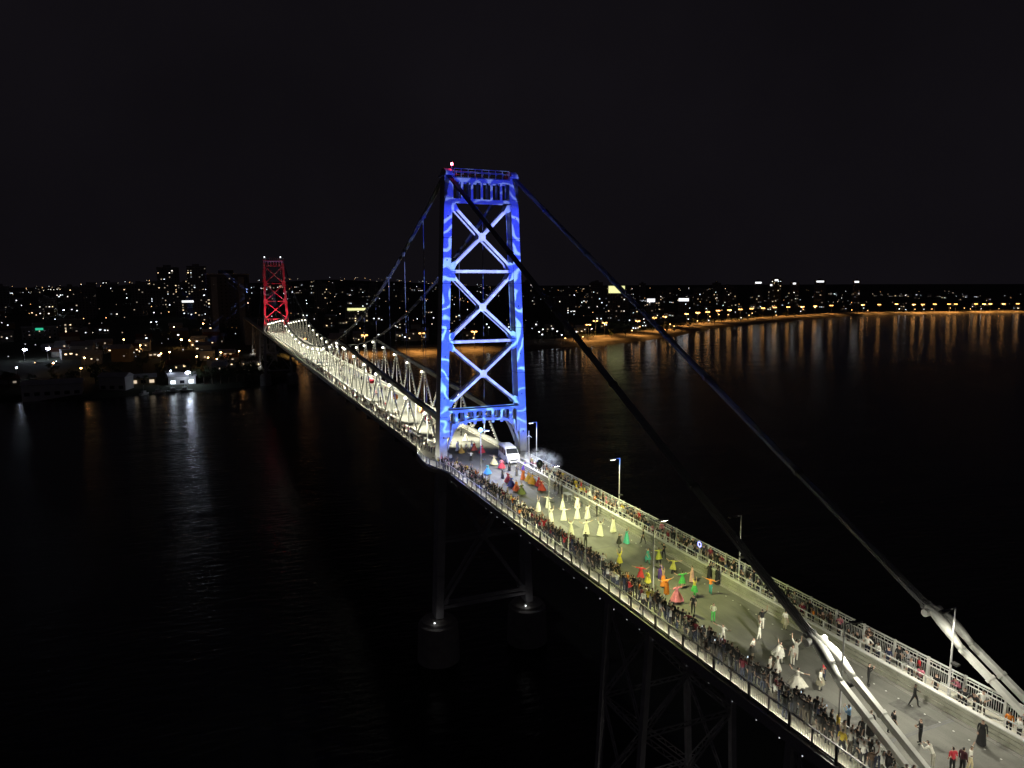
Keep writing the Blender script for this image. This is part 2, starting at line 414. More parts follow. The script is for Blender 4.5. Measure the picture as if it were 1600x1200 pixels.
        strip(lambda x: tz-.38, lambda x: tz, xs_)
        strip(lambda x: arch(x)-.02, lambda x: min(tz-.4, max(5.55, arch(x)+.34) if abs(x) < W*.9 else arch(x)+.9), xs_)
        for i in range(9):
            x = -W+W*2*i/8; hwid = .20
            x = max(-W+.2, min(W-.2, x)); pt.box(x-hwid, x+hwid, y0+.003, y1-.003, 5.3 if abs(x) < W*.9 else 3.6, tz-.2)
            # fillets in the opening corners
        for i in range(8):
            xa = -W+2*W*i/8+.2; xb = -W+2*W*(i+1)/8-.2
            if i == 0: xa += .2
            if i == 7: xb -= .2
            for xx, sgn in ((xa, 1), (xb, -1)):
                pt.prism([(0, 0)]*0 or [(xx, 0), (xx+sgn*.16, 0), (xx, 0)], 0, 0) if False else None
                pt.v += [(xx, y0+.01, tz-.37), (xx+sgn*.18, y0+.01, tz-.37), (xx, y0+.01, tz-.58)]
                k = len(pt.v); pt.f.append((k-3, k-2, k-1)); pt.mi.append(0)
        pt.build('portal_arch', steel, t)
    # platform and railing on the top
    pf = MB().box(-XT-.2, XT+.2, -1.0, 1.0, 40.76, 40.9); pf.build('platform', steel_seam, t)
    rl = MB()
    for y in (-1.1, 1.1):
        for z in (41.5, 42.0): rl.beam((-XT+.8, y, z), (XT-.8, y, z), .05, .05)
        for i in range(9): x = -XT+.8+(2*XT-1.6)*i/8; rl.beam((x, y, 40.8), (x, y, 42.0), .06, .06)
    rl.build('platform_railing', pole_paint, t)
    return t
tower = make_tower('steel suspension bridge tower floodlit in blue swirls, standing in the middle', 'bridge towers')
tower2 = copy_tree(tower); tower2.location = (0, 339.5, 0)
tag(tower2, 'distant steel bridge tower floodlit red at the far end of the span')
for o, xs_, em in ((tower, (-4.13,), E_RED), (tower2, (-4.8, 3.95), E_WHITE)):
    for x in xs_:
        b = MB().tube([(x, 0, 41.2), (x, 0, 42.55)], .05, 6).build('beacon_mast', pole_paint, o)
        MB().ball((x, 0, 42.75), .20 if o is tower else .30, 8, 5).build('beacon_lamp', em, b)

# tower piers in the water
for i, (ty, nm) in enumerate(((0, 'blue'), (339.5, 'red'))):
    for s in (-1, 1):
        o = MB().lathe([(3.3, -33), (3.15, -28), (3.0, -25.2), (2.6, -25.0), (2.5, -24.6), (1.6, -24.5), (1.3, -24.2)], (0, 0, 0), 24).build('bridge_pier', concrete, None, False, (s*LX(-24.2), ty, 0))
        tag(o, 'round concrete pier in the water under the %s tower, %s leg' % (nm, 'left' if s < 0 else 'right'), 'pier', 'tower piers')
        if ty == 0:
            mk = MB().ball((-1.2, -2.2, -24.1), .10).build('marker_lamp', E_MARK, o); lamp('marker_light', 'POINT', (-1.2, -2.4, -23.6), 2.2, (1, .92, .85), mk, .1)

# ---- eyebar chains
PN = 339.5/28
def chain_z(y):
    yy = y if y <= 169.75 else 339.5-y
    if yy < 97: return 41.6-.4435*yy+.00138*yy*yy if yy > 0 else 41.6
    return 5.6+(yy-169.75)**2*.00108
def top_z(y):
    yy = y if y <= 169.75 else 339.5-y
    return 5.0+(11.5-5.0)*yy/97 if yy <= 97 else chain_z(yy)
BA = (-69.5, 4.75)                                   # where the backstay bars spread
def make_chain(s, label):
    X = s*5.0
    t = thing('eyebar_chain', label, 'chain', group='bridge chains')
    def seg(a, b, n=4, sp=.165, bw=.07, bh=.27):
        for i in range(n):
            dx = (i-(n-1)/2)*sp
            A, B = Vector((X+dx, *a)), Vector((X+dx, *b)); d = (B-A).normalized()
            e = MB().beam(A, B, bw, bh)
            for P in (A, B):        # round eye at each end
                e.lathe([(.26, -bw*.62), (.26, bw*.62)], (0, 0, 0), 10)
                for q in range(len(e.v)-20, len(e.v)):
                    x_, y_, z_ = e.v[q]; e.v[q] = (P.x+z_, P.y+x_, P.z+y_)
            e.build('eyebar', chain_steel, t)
    def pin(y, z, w_=.42):
        MB().tube([(X-w_, y, z), (X+w_, y, z)], .15, 10).build('pin', chain_steel, t)
    def hanger(y, z):
        h = MB()
        h.tube([(X, y, z-.2), (X, y, top_z(y)+.2)], .045, 6)
        h.build('hanger', chain_steel, t)
    ys = [0]+[PN*k for k in range(1, 9)]
    for mirror in (0, 1):
        f_ = (lambda y: 339.5-y) if mirror else (lambda y: y)
        for a, b in zip(ys, ys[1:]): seg((f_(a), chain_z(a)), (f_(b), chain_z(b)))
        for y in ys[1:]: pin(f_(y), chain_z(y))
        for y in ys[1:-1]: hanger(f_(y), chain_z(y))
    # middle of the span: chain is the top chord
    mid = [PN*k for k in range(8, 21)]
    for a, b in zip(mid, mid[1:]): seg((a, chain_z(a)), (b, chain_z(b)))
    for y in mid[1:-1]: pin(y, chain_z(y))
    # backstays
    for base, sg in ((0, -1), (339.5, 1)):
        n = 6
        P = [(base+sg*(-BA[0])*i/n, 41.6+(BA[1]-41.6)*i/n) for i in range(n+1)]
        for a, b in zip(P, P[1:]): seg(a, b)
        for a in P[1:]: pin(*a)
        # spread into two heavy anchor bars through curved castings
        d = Vector((0, P[-1][0]-P[-2][0], P[-1][1]-P[-2][1])).normalized(); o0 = Vector((X, *P[-1]))
        for q in (-1, 1):
            pts, rad = [], []
            for i in range(9):
                u_ = i/8; e = u_*u_*(3-2*u_)
                pts.append(o0+d*(3.2*u_)+Vector((q*(.16+.36*e), 0, 0))+Vector((0, 0, .25*math.sin(u_*math.pi)))); rad.append(.20+.15*math.sin(u_*math.pi)**2+.02*u_)
            MB().tube(pts, rad, 10).build('spreader_casting', anchor_steel, t, True)
            A = pts[-1]; B = A+d*24
            bar = MB().beam(A, B, .30, .38).build('anchor_bar', anchor_steel, t)
            for i in range(7):
                c = A+d*(2.2+3.4*i); MB().beam(c-d*.10, c+d*.10, .37, .46).build('clamp', anchor_steel, bar)
        MB().tube([tuple(o0+Vector((-.75, 0, 0))+d*.5), tuple(o0+Vector((.75, 0, 0))+d*.5)], .24, 12).build('pin', anchor_steel, t)
    return t
make_chain(-1, 'left eyebar chain of the bridge, with hangers, crossing in front of the blue tower')
make_chain(1, 'right eyebar chain of the bridge, running down to the lower right corner')

# ---- stiffening trusses with a lamp at every upper joint
def make_truss(s, label):
    X = s*5.0; t = thing('stiffening_truss', label, 'truss', group='main span trusses')
    b0 = .45
    nodes = [PN*k for k in range(0, 29)]
    for k, (a, b) in enumerate(zip(nodes, nodes[1:])):
        MB().beam((X, a+.02, b0), (X, b-.02, b0), .42, .5).build('bottom_chord', truss_steel, t)
        if k < 8 or k >= 20: MB().beam((X, max(a, 1.2), top_z(a)), (X, min(b, 338.3), top_z(b)), .55, .85).build('top_chord', chord_steel, t)
    def laced(a, b, wd, hh):
        a, b = Vector(a), Vector(b); m_ = MB(); d = b-a; L = d.length; d.normalize()
        nrm = Vector((1, 0, 0)).cross(d).normalized()*wd/2
        for q in (-1, 1): m_.beam(a+nrm*q, b+nrm*q, hh, .09, 0, (1, 0, 0))
        n = max(3, int(L/(wd*1.7))); 
        for i in range(n):
            p0 = a+d*(L*i/n)+nrm*(1 if i % 2 else -1); p1 = a+d*(L*(i+1)/n)-nrm*(1 if i % 2 else -1)
            m_.beam(p0, p1, .03, .07, 0, (1, 0, 0))
        return m_
    for k in range(1, 28):
        y = PN*k; z = top_z(y)-.3
        laced((X, y, b0+.2), (X, y, z), .28, .24).build('post', truss_steel, t)
        for q in (-1, 1): laced((X, y+q*.1, z), (X, y+q*PN/2, b0+.2), .34, .18).build('diagonal', truss_steel, t)
        bz = z+.15 if not (8 <= k <= 20) else z-.05
        lm = MB().beam((X, y, bz-.1), (X-s*.55, y, bz-.1), .08, .08).build('lamp_bracket', black_plastic, t)
        q_ = -1 if (s < 0) else 1
        lx_ = X-q_*s*.55 if s > 0 else X-.45
        MB().ball((lx_, y, bz-.62), .24, 8, 5).build('lamp_globe', E_NODE, lm)
        lamp('lamp_light', 'SPOT', (lx_, y, bz-.9), 4200 if s < 0 else 4500, (1, .97, .74), lm, .15, (X+.5 if s < 0 else X-3.5, y, 0), 42 if s < 0 else 66, .5)
        if s < 0: lamp('lamp_light', 'SPOT', (X+.5, y, bz-.9), 12500, (1, .97, .74), lm, .15, (X+4.8, y, 0), 92, .5)  # added spot with no globe of its own, brightens the roadway
        sl = MB()
        for q in (-1, 1):
            for i in range(1, 13):
                u_ = i/13; c = Vector((X-.24, y+q*.1+q*(PN/2-.1)*u_, z+(b0+.2-z)*u_+.06*math.sin(i*2.3))); r_ = .05; k0 = len(sl.v)
                sl.v += [tuple(c+Vector(d_)*r_) for d_ in ((1, 0, 0), (-1, 0, 0), (0, 1, 0), (0, -1, 0), (0, 0, 1), (0, 0, -1))]
                for F in ((0, 2, 4), (2, 1, 4), (1, 3, 4), (3, 0, 4), (2, 0, 5), (1, 2, 5), (3, 1, 5), (0, 3, 5)): sl.f.append(tuple(k0+j for j in F)); sl.mi.append(0)
        tag(sl.build('light_string', E_BULB, t), kind='stuff')
    return t
make_truss(-1, 'near stiffening truss of the main span, hung with white lamps')
make_truss(1, 'far stiffening truss of the main span, behind the lamp lit roadway')
for k in range(29):
    pass
fb = thing('floor_beams', 'dark steel floor beams and stringers under the bridge deck', 'bridge frame')
for k in range(0, 29):
    MB().box(-7.6, 5.4, PN*k-.2, PN*k+.2, -1.9, -.625).build('floor_beam', dark_steel, fb)
for x in (-4.4, -1.5, 1.5, 4.2):
    MB().box(x-.18, x+.18, -125, 560, -2.1 if abs(x) > 3 else -1.7, -.63).build('stringer', dark_steel, fb)
for i in range(58):
    y = -124+i*2.1
    MB().quad([(-7.8, y, -.56), (-4.7, y, -.56), (-4.7, y, -1.9)]).quad([(-7.8, y+.12, -.56), (-4.7, y+.12, -1.9), (-4.7, y+.12, -.56)]).quad([(-7.8, y, -.56), (-4.7, y, -1.9), (-4.7, y+.12, -1.9), (-7.8, y+.12, -.56)]).build('bracket', dark_steel, fb)
fa = MB().box(-7.93, -7.80, -125, -8.3, -.62, .12).build('edge_beam', white_paint, fb)
MB().box(-7.93, -7.80, 9.1, 339, -.62, .12).build('edge_beam', white_paint, fb)
for i in range(50):
    y = -112+i*2.1
    if y < -6: MB().ball((-7.75, y+.4*math.sin(i*7.1), -.82-.1*abs(math.sin(i*3.3))), .028+.016*math.sin(i*5.7), 6, 4).build('soffit_lamp', E_PIN, fb)

# ---- trestle towers under the approach viaduct
def make_trestle(y0, y1, label, base=-30):
    t = thing('viaduct_trestle', label, 'trestle', group='approach trestles')
    lx = lambda s, z: -1.4+s*(4.1+(-2.1-z)*.055)
    for y in (y0, y1):
        for s in (-1, 1):
            MB().beam((lx(s, -2.1), y, -2.1), (lx(s, base), y, base), .5, .5).build('leg', lattice_steel, t)
            MB().box(lx(s, base)-1.4, lx(s, base)+1.4, y-1.4, y+1.4, base-3, base+.4).build('footing', concrete, t)
    mk = MB().box(lx(-1, base)-.1, lx(-1, base)+.1, y0-1.3, y0-1.1, base+.4, base+.6).build('added_fill_lamp', E_MARK, t); lamp('added_fill_light', 'POINT', (lx(-1, base)-.6, y0-2.2, base+1.4), 170, (1, .92, .85), mk, .1)  # lamp added on the footing to lift the lattice out of the dark
    def lace(a, b):
        a, b = Vector(a), Vector(b); m_ = MB(); d = b-a; L = d.length; d.normalize()
        side = d.cross(Vector((0, 1, 0)) if abs(d.y) < .5 else Vector((1, 0, 0))).normalized()*.19
        for q in (-1, 1): m_.beam(a+side*q, b+side*q, .10, .10)
        n = int(L/.8)
        for i in range(n):
            m_.beam(a+d*(L*i/n)+side*(1 if i % 2 else -1), a+d*(L*(i+1)/n)-side*(1 if i % 2 else -1), .05, .05)
        return m_
    lv = [-2.3, -11.5, -20.5, base+.6]
    for za, zb in zip(lv, lv[1:]):
        for y in (y0, y1):
            for s in (-1, 1): lace((lx(s, za), y, za), (lx(-s, zb), y, zb)).build('diagonal', lattice_steel, t)
            lace((lx(-1, zb), y, zb), (lx(1, zb), y, zb)).build('strut', lattice_steel, t)
        for s in (-1, 1):
            lace((lx(s, za), y0, za), (lx(s, zb), y1, zb)).build('diagonal', lattice_steel, t)
            lace((lx(s, za), y1, za), (lx(s, zb), y0, zb)).build('diagonal', lattice_steel, t)
            lace((lx(s, zb), y0, zb), (lx(s, zb), y1, zb)).build('strut', lattice_steel, t)
make_trestle(-53.5, -47, 'lattice steel trestle under the viaduct, next to the blue tower')
make_trestle(-75.5, -69, 'lattice steel trestle under the viaduct at the bottom of the picture')
make_trestle(392, 399, 'distant lattice trestle under the viaduct beyond the red tower', -26)
make_trestle(470, 478, 'farthest lattice trestle under the viaduct beyond the red tower', -24)
# anchorages where the chains end
for s in (-1, 1):
    for y, nm in ((-96.5, 'near'), (436, 'far')):
        o = MB().box(s*5-2, s*5+2, -4, 4, -33 if y < 0 else -30, -5.3).box(s*5-1.5, s*5+1.5, -3, 3, -5.3, -4.6).build('chain_anchorage', concrete, None, False, (0, y, 0))
        tag(o, '%s concrete anchorage block holding the %s chain' % (nm, 'left' if s < 0 else 'right'), 'anchorage', 'chain anchorages')

tag(MB().box(-8.2, 6, -12, 18, -34, -.62).box(-8.2, 6, 2, 18, -.62, -.52).build('bridge_abutment', concrete, None, False, (0, 552, 0)), 'concrete abutment where the viaduct meets the far bank', 'abutment')
# ---- railings
def railing_left(pts, label, step=1.7):
    t = thing('railing', label, 'railing', group='deck railings')
    k = 0; bal = MB(); tops = MB()
    for (a, b) in zip(pts, pts[1:]):
        A, B = Vector((*a, .1)), Vector((*b, .1)); L = (B-A).length; n = max(1, round(L/step)); d = (B-A)/n
        tops.beam(A+Vector((0, 0, 1.12)), B+Vector((0, 0, 1.12)), .09, .07).beam(A+Vector((0, 0, .12)), B+Vector((0, 0, .12)), .04, .04)
        for i in range(n):
            P = A+d*i; h = 1.12 if k % 2 else 1.16
            MB().box(P.x-.05, P.x+.05, P.y-(.07 if k % 2 == 0 else .03), P.y+(.07 if k % 2 == 0 else .03), -.3, h+.06).build('post', dark_steel, t); k += 1
            nb = 10
            for j in range(1, nb):
                Q = P+d*j/nb; bal.box(Q.x-.008, Q.x+.008, Q.y-.008, Q.y+.008, .2, 1.1)
    tops.build('handrail', pole_paint, t); led = MB(); backing = MB()
    for (a, b) in zip(pts, pts[1:]):
        A, B = Vector((*a, .21)), Vector((*b, .21)); nr = (B-A).normalized().cross(Vector((0, 0, 1)))
        backing.beam(A+nr*.075, B+nr*.075, .02, .22)
        zz = Vector((0, 0, .025)); led.quad([A+nr*.09+zz, B+nr*.09+zz, B+nr*.09+zz*3, A+nr*.09+zz*3])
    backing.build('strip_backing', dark_steel, t)  # added plate, blocks the strip's light on the water side
    led.build('added_light_strip', E_STRIP, t)  # glowing strip added low on the railing to brighten the walkway floor
    tag(bal.build('balusters', pole_paint, t), kind='stuff')
railing_left([(-7.72, -125), (-7.72, -8.4)], 'long steel railing on the left edge of the approach viaduct')
railing_left([(-7.72, -8.4), (-9.2, -3.2), (-9.35, -.5), (-9.0, 4), (-7.72, 9)], 'short bowed railing around the left leg of the blue tower')
railing_left([(-7.72, 9), (-7.72, 339)], 'pale railing on the left edge of the main span walkway', 3.03)
def fence_right():
    t = thing('railing', 'white baluster fence on the right edge of the approach viaduct', 'railing', group='deck railings')
    y0, y1 = -125, -8; X = 4.6; n = 47; st_ = (y1-y0)/n
    rl = MB()
    for z, q in ((1.52, .09), (1.34, .05), (1.08, .06), (.34, .05)): rl.box(X-q/2, X+q/2, y0, y1, z-q/2, z+q/2)
    rl.build('handrail', white_paint, t)
    bal = MB()
    for i in range(n+1):
        y = y0+i*st_; MB().box(X-.07, X+.07, y-.07, y+.07, .2, 1.6).build('post', white_paint, t)
        for j in range(1, 18):
            yy = y+st_*j/18; bal.box(X-.014, X+.014, yy-.014, yy+.014, .34, 1.08)
            if j % 6 == 0: bal.box(X-.02, X+.02, yy-.02, yy+.02, 1.08, 1.52)
            elif j % 2 == 0: bal.box(X-.012, X+.012, yy-.012, yy+.012, 1.08, 1.34)
    tag(bal.build('balusters', white_paint, t), kind='stuff')
fence_right()
def barrier_right():
    t = thing('road_barrier', 'long boarded barrier between the carriageway and right hand spectators', 'barrier')
    y0, y1 = -125, -8.5; n = 36; st_ = (y1-y0)/n
    for i in range(n):
        a = y0+i*st_; b = a+st_-.03; j = rng.uniform(-.012, .012)
        MB().box(1.98+j, 2.32, a, b, 0, .16).build('kerb_block', concrete, t)
        for z in (.20, .48, .76):
            j = rng.uniform(-.015, .015)
            MB().box(2.06+j+z*.06, 2.14+j+z*.06, a, b, z, z+.235).build('board', barrier_mat, t)
        MB().box(2.16, 2.30, a-.06, a+.06, .15, 1.0).build('post', dark_steel, t)
    MB().box(2.04, 2.34, y0, y1, 1.0, 1.07).build('cap_rail', white_paint, t)
    t2 = thing('railing', 'thin white handrail just behind the boarded road barrier', 'railing', group='deck railings')
    MB().box(2.50, 2.56, y0, y1, 1.42, 1.48).box(2.51, 2.55, y0, y1, 1.10, 1.13).build('handrail', white_paint, t2)
    for i in range(n*2):
        y = y0+i*st_/2; MB().box(2.49, 2.57, y-.035, y+.035, .2, 1.42).build('post', white_paint, t2)
barrier_right()
def crowd_barrier():
    t = thing('crowd_barrier', 'low steel barrier in front of the left hand crowd', 'barrier')
    y0, y1 = -125, -9; n = 48; st_ = (y1-y0)/n
    for i in range(n):
        a = y0+i*st_; p = MB()
        p.beam((-5.62, a+.05, 1.05), (-5.62, a+st_-.05, 1.05), .05, .05).beam((-5.62, a+.05, .3), (-5.62, a+st_-.05, .3), .04, .04)
        p.beam((-5.62, a+.05, .1), (-5.62, a+.05, 1.05), .05, .05).beam((-5.62, a+st_-.05, .1), (-5.62, a+st_-.05, 1.05), .05, .05)
        for j in range(1, 10): yy = a+st_*j/10; p.beam((-5.62, yy, .3), (-5.62, yy, 1.05), .02, .02)
        p.build('barrier_panel', pole_paint, t)
crowd_barrier()

# ---- lamp posts on the viaduct
def lamp_post(x, y, side, label, head=None, hz=6.6, power=0, color=(1, .95, .75), flood=0, tgt=None):
    t = thing('lamp_post', label, 'lamp post', (x, y, 0), group='viaduct lamp posts')
    base = .1 if side > 0 else .22
    MB().lathe([(.17, base), (.17, base+.06), (.075, base+.10), (.062, base+2.6), (.048, hz-.3), (.042, hz)], (0, 0, 0), 10).build('pole', pole_paint, t, True)
    a = MB().tube([(0, 0, hz-.05), (side*.4, 0, hz), (side*.9, 0, hz-.02)], .035, 6).build('arm', pole_paint, t)
    h = MB().box(side*.9-.38, side*.9+.38, -.14, .14, hz-.10, hz).build('lamp_head', black_plastic, t)
    MB().box(side*.9-.3, side*.9+.3, -.1, .1, hz-.125, hz-.104).build('lens', head or glass_dark, h)
    f = MB().box(side*.15-.04, side*.15+.3, -.5, -.1, 2.66, 2.78).tube([(0, 0, 2.7), (side*.15, -.2, 2.7)], .03, 6).build('floodlight', black_plastic, t)
    MB().quad([(side*.15, -.48, 2.654), (side*.15, -.12, 2.654), (side*.15+.28, -.12, 2.654), (side*.15+.28, -.48, 2.654)]).build('lens', E_FLOOD if flood else glass_dark, f)
    if power:
        lamp('lamp_light', 'SPOT', (side*.9, 0, hz-.2), power, color, t, .12, tgt or (side*2.6, 0, 0), 160, .8)
    if flood:
        lamp('flood_light', 'SPOT', (side*.3, .2, hz-.6), flood, color, t, .1, (side*3.6, 16.5, .8), 40, .6)
    return t
OLIVE = (.95, 1.0, .36); GREEN = (.98, 1.0, .52); WARMW = (1, .96, .78); COOLW = (.93, .97, 1.0)
lamp_post(-4.72, -111, 1, 'lamp post beside the left crowd, outside the picture', power=2600, color=WARMW)
lamp_post(-4.72, -91.4, 1, 'lamp post beside the left crowd, just below the picture', power=2600, color=WARMW, flood=5000)
lamp_post(-4.72, -71.7, 1, 'lamp post on the left side of the road, nearest of its row', E_FLOOD, power=1900, color=WARMW, hz=6.3, flood=7000)
lamp_post(-4.72, -52.6, 1, 'lamp post on the left side of the road, second nearest of its row', E_FLOOD, power=2500, color=OLIVE, flood=12000)
lamp_post(-4.72, -32.9, 1, 'lamp post on the left side of the road, beside dancers in white', E_FLOOD, power=4300, color=GREEN, flood=4000)
t = lamp_post(-4.72, -12.2, 1, 'lamp post with a brilliant blue light, in front of the tower portal', E_FLOOD, power=3300, color=WARMW)
MB().ball((0, 0, 6.7), .24, 8, 5).build('blue_beacon', E_BLUE, t)
lamp('blue_light', 'POINT', (.4, .4, 6.9), 2600, (.05, .12, 1), t, .2)
lamp_post(3.3, -91.4, -1, 'lamp post among right hand spectators, just below the picture', power=2400, color=WARMW, hz=6.6)
lamp_post(3.3, -72.6, -1, 'lamp post among right hand spectators, nearest of its row', E_FLOOD, power=1500, color=WARMW, hz=6.2)
lamp_post(3.3, -53.6, -1, 'unlit lamp post among right hand spectators, second nearest of its row', None, hz=6.3)
lamp_post(3.6, -33.6, -1, 'lamp post among right hand spectators, third of its row', E_FLOOD, power=2300, color=GREEN, hz=6.8)
lamp_post(4.2, -10.6, -1, 'lamp post in the white smoke beside the right tower leg', E_FLOOD, power=5200, color=COOLW, hz=6.8)

# ---- projector on its stand that throws the blue swirls on the tower (behind the camera's frame edge)
def projector():
    t = thing('projector', 'large event projector on a scaffold on the roadway, aimed at the tower', 'projector', (0, -92, 0))
    for sx in (-.5, .5):
        for sy in (-.5, .5): MB().box(sx-.05, sx+.05, sy-.05, sy+.05, 0, 11.4).build('leg', pole_paint, t)
    MB().box(-.6, .6, -.6, .6, 11.4, 11.5).build('shelf', black_plastic, t)
    for z in range(1, 11, 2): MB().box(-.5, .5, -.52, -.46, z, z+.06).box(-.5, .5, .46, .52, z, z+.06).box(-.52, -.46, -.44, .44, z, z+.06).box(.46, .52, -.44, .44, z, z+.06).build('brace', pole_paint, t)
    b = MB().box(-.5, .5, -.6, .5, 11.5, 12.3).build('body', black_plastic, t)
    MB().lathe([(.16, 0), (.16, .22)], (0, 0, 0), 14).build('lens', glass_dark, b, False, (0, .5, 12)).rotation_euler = (R(-90), 0, 0)
    L = lamp('projector_beam', 'SPOT', (0, 1.0, 12), 1.08e6, (1, 1, 1), t, .03, (0, 92, 19), 46, .05)
    d = L.data; d.use_nodes = True; n, l = d.node_tree.nodes, d.node_tree.links
    em = n['Emission']
    tc = n.new('ShaderNodeTexCoord'); sp = n.new('ShaderNodeSeparateXYZ'); l.new(tc.outputs['Normal'], sp.inputs[0])
    ab = n.new('ShaderNodeMath'); ab.operation = 'ABSOLUTE'; l.new(sp.outputs[2], ab.inputs[0])
    def div(o):
        q = n.new('ShaderNodeMath'); q.operation = 'DIVIDE'; l.new(o, q.inputs[0]); l.new(ab.outputs[0], q.inputs[1]); return q.outputs[0]
    px, py = div(sp.outputs[0]), div(sp.outputs[1])
    cb = n.new('ShaderNodeCombineXYZ'); l.new(px, cb.inputs[0]); l.new(py, cb.inputs[1])
    # swirls: ribbons of a strongly warped field
    wv = n.new('ShaderNodeTexWave'); wv.wave_type = 'RINGS'; wv.rings_direction = 'Z'; wv.wave_profile = 'SIN'
    wv.inputs['Scale'].default_value = 14.0; wv.inputs['Distortion'].default_value = 8.5; wv.inputs['Detail'].default_value = .4; wv.inputs['Detail Scale'].default_value = 2.6; wv.inputs['Detail Roughness'].default_value = .4
    l.new(cb.outputs[0], wv.inputs['Vector'])
    cr = n.new('ShaderNodeValToRGB'); e = cr.color_ramp.elements
    e[0].position = .66; e[0].color = (.020, .040, .60, 1); e[1].position = .90; e[1].color = (.15, .26, .88, 1)
    fd = n.new('ShaderNodeMapRange'); fd.inputs[1].default_value = -.17; fd.inputs[2].default_value = .04; fd.inputs[3].default_value = .80; fd.inputs[4].default_value = 1.0; l.new(py, fd.inputs[0])
    fm = n.new('ShaderNodeMath'); fm.operation = 'MULTIPLY'; l.new(wv.outputs['Fac'], fm.inputs[0]); l.new(fd.outputs[0], fm.inputs[1]); l.new(fm.outputs[0], cr.inputs[0])
    # beam shutter: nothing below the portal, nothing beside the legs
    def ramp(o, a, b):
        q = n.new('ShaderNodeMapRange'); q.interpolation_type = 'SMOOTHSTEP'; q.inputs[1].default_value = a; q.inputs[2].default_value = b; l.new(o, q.inputs[0]); return q.outputs[0]
    m1 = ramp(py, -.200, -.160)
    mx = n.new('ShaderNodeMath'); mx.operation = 'ABSOLUTE'; l.new(px, mx.inputs[0])
    tp = n.new('ShaderNodeMath'); tp.operation = 'MULTIPLY_ADD'; l.new(py, tp.inputs[0]); tp.inputs[1].default_value = .0427; l.new(mx.outputs[0], tp.inputs[2])
    m2 = ramp(tp.outputs[0], .0710, .0702)
    def mth(op, a, b=None, c=None):
        q = n.new('ShaderNodeMath'); q.operation = op
        for i, v_ in enumerate((a, b, c)):
            if v_ is None: continue
            if isinstance(v_, (int, float)): q.inputs[i].default_value = v_
            else: l.new(v_, q.inputs[i])
        return q.outputs[0]
    # the picture is cut to the steelwork: legs, crossed diagonals and struts full, the open panels almost blank
    half = mth('MULTIPLY_ADD', py, -.0414, .0576)
    aa = mth('DIVIDE', mx.outputs[0], half)
    tt_ = mth('DIVIDE', mth('ADD', py, .1213), .0532); bb = mth('SUBTRACT', 1.0, mth('PINGPONG', tt_, 1.0))
    dd = mth('ABSOLUTE', mth('SUBTRACT', aa, bb))
    on = mth('MAXIMUM', ramp(dd, .13, .09), ramp(bb, .90, .94))
    on = mth('MAXIMUM', on, ramp(aa, .84, .90)); on = mth('MULTIPLY', on, ramp(py, -.120, -.114)); on = mth('MAXIMUM', on, ramp(aa, .84, .90)); on = mth('MAXIMUM', on, mth('MULTIPLY', ramp(py, -.114, -.120), ramp(py, -.160, -.154))); on = mth('MAXIMUM', on, ramp(py, .188, .194))
    on = mth('MAXIMUM', on, mth('MULTIPLY_ADD', ramp(py, .0, .03), 1.1, .010))
    on = mth('MULTIPLY', on, mth('MULTIPLY_ADD', ramp(py, .190, .200), -.5, 1.0))
    mm = n.new('ShaderNodeMath'); mm.operation = 'MULTIPLY'; l.new(m1, mm.inputs[0]); l.new(mth('MULTIPLY', m2, on), mm.inputs[1])
    c2 = n.new('ShaderNodeMix'); c2.data_type = 'RGBA'; c2.blend_type = 'MULTIPLY'; c2.inputs[0].default_value = 1; l.new(cr.outputs[0], c2.inputs[6])
    c3 = n.new('ShaderNodeMix'); c3.data_type = 'RGBA'; l.new(ramp(py, -.15, .22), c3.inputs[0]); c3.inputs[6].default_value = (1.7, 2.3, 1.05, 1); c3.inputs[7].default_value = (1, .85, .9, 1); l.new(c3.outputs[2], c2.inputs[7])
    c4 = n.new('ShaderNodeMix'); c4.data_type = 'RGBA'; l.new(mth('MULTIPLY', mth('MULTIPLY', ramp(aa, .86, .80), mth('MULTIPLY', ramp(py, -.122, -.116), ramp(py, .192, .186))), .6), c4.inputs[0]); l.new(c2.outputs[2], c4.inputs[6]); c4.inputs[7].default_value = (.42, .50, 1.15, 1)
    l.new(c4.outputs[2], em.inputs['Color']); l.new(mm.outputs[0], em.inputs['Strength'])
projector()
def red_flood(x, y, tgt, p):
    t = thing('floodlight', 'red floodlight on the deck at the foot of the %s leg' % ('left' if x < 0 else 'right'), 'floodlight', (x, y, 0), group='red tower floodlights')
    MB().box(-.25, .25, -.15, .15, .1, .55).build('housing', black_plastic, t)
    MB().box(-.22, .22, -.12, .12, .56, .58).build('lens', E_SIGN_R, t)
    lamp('red_beam', 'SPOT', (0, 0, .8), p, (1, .010, .035), t, .2, (tgt[0]-x, tgt[1]-y, tgt[2]), 75, .6)
red_flood(-2.6, 329, (-5.0, 338.4, 14), 17000); red_flood(2.6, 329, (5.0, 338.4, 14), 17000)

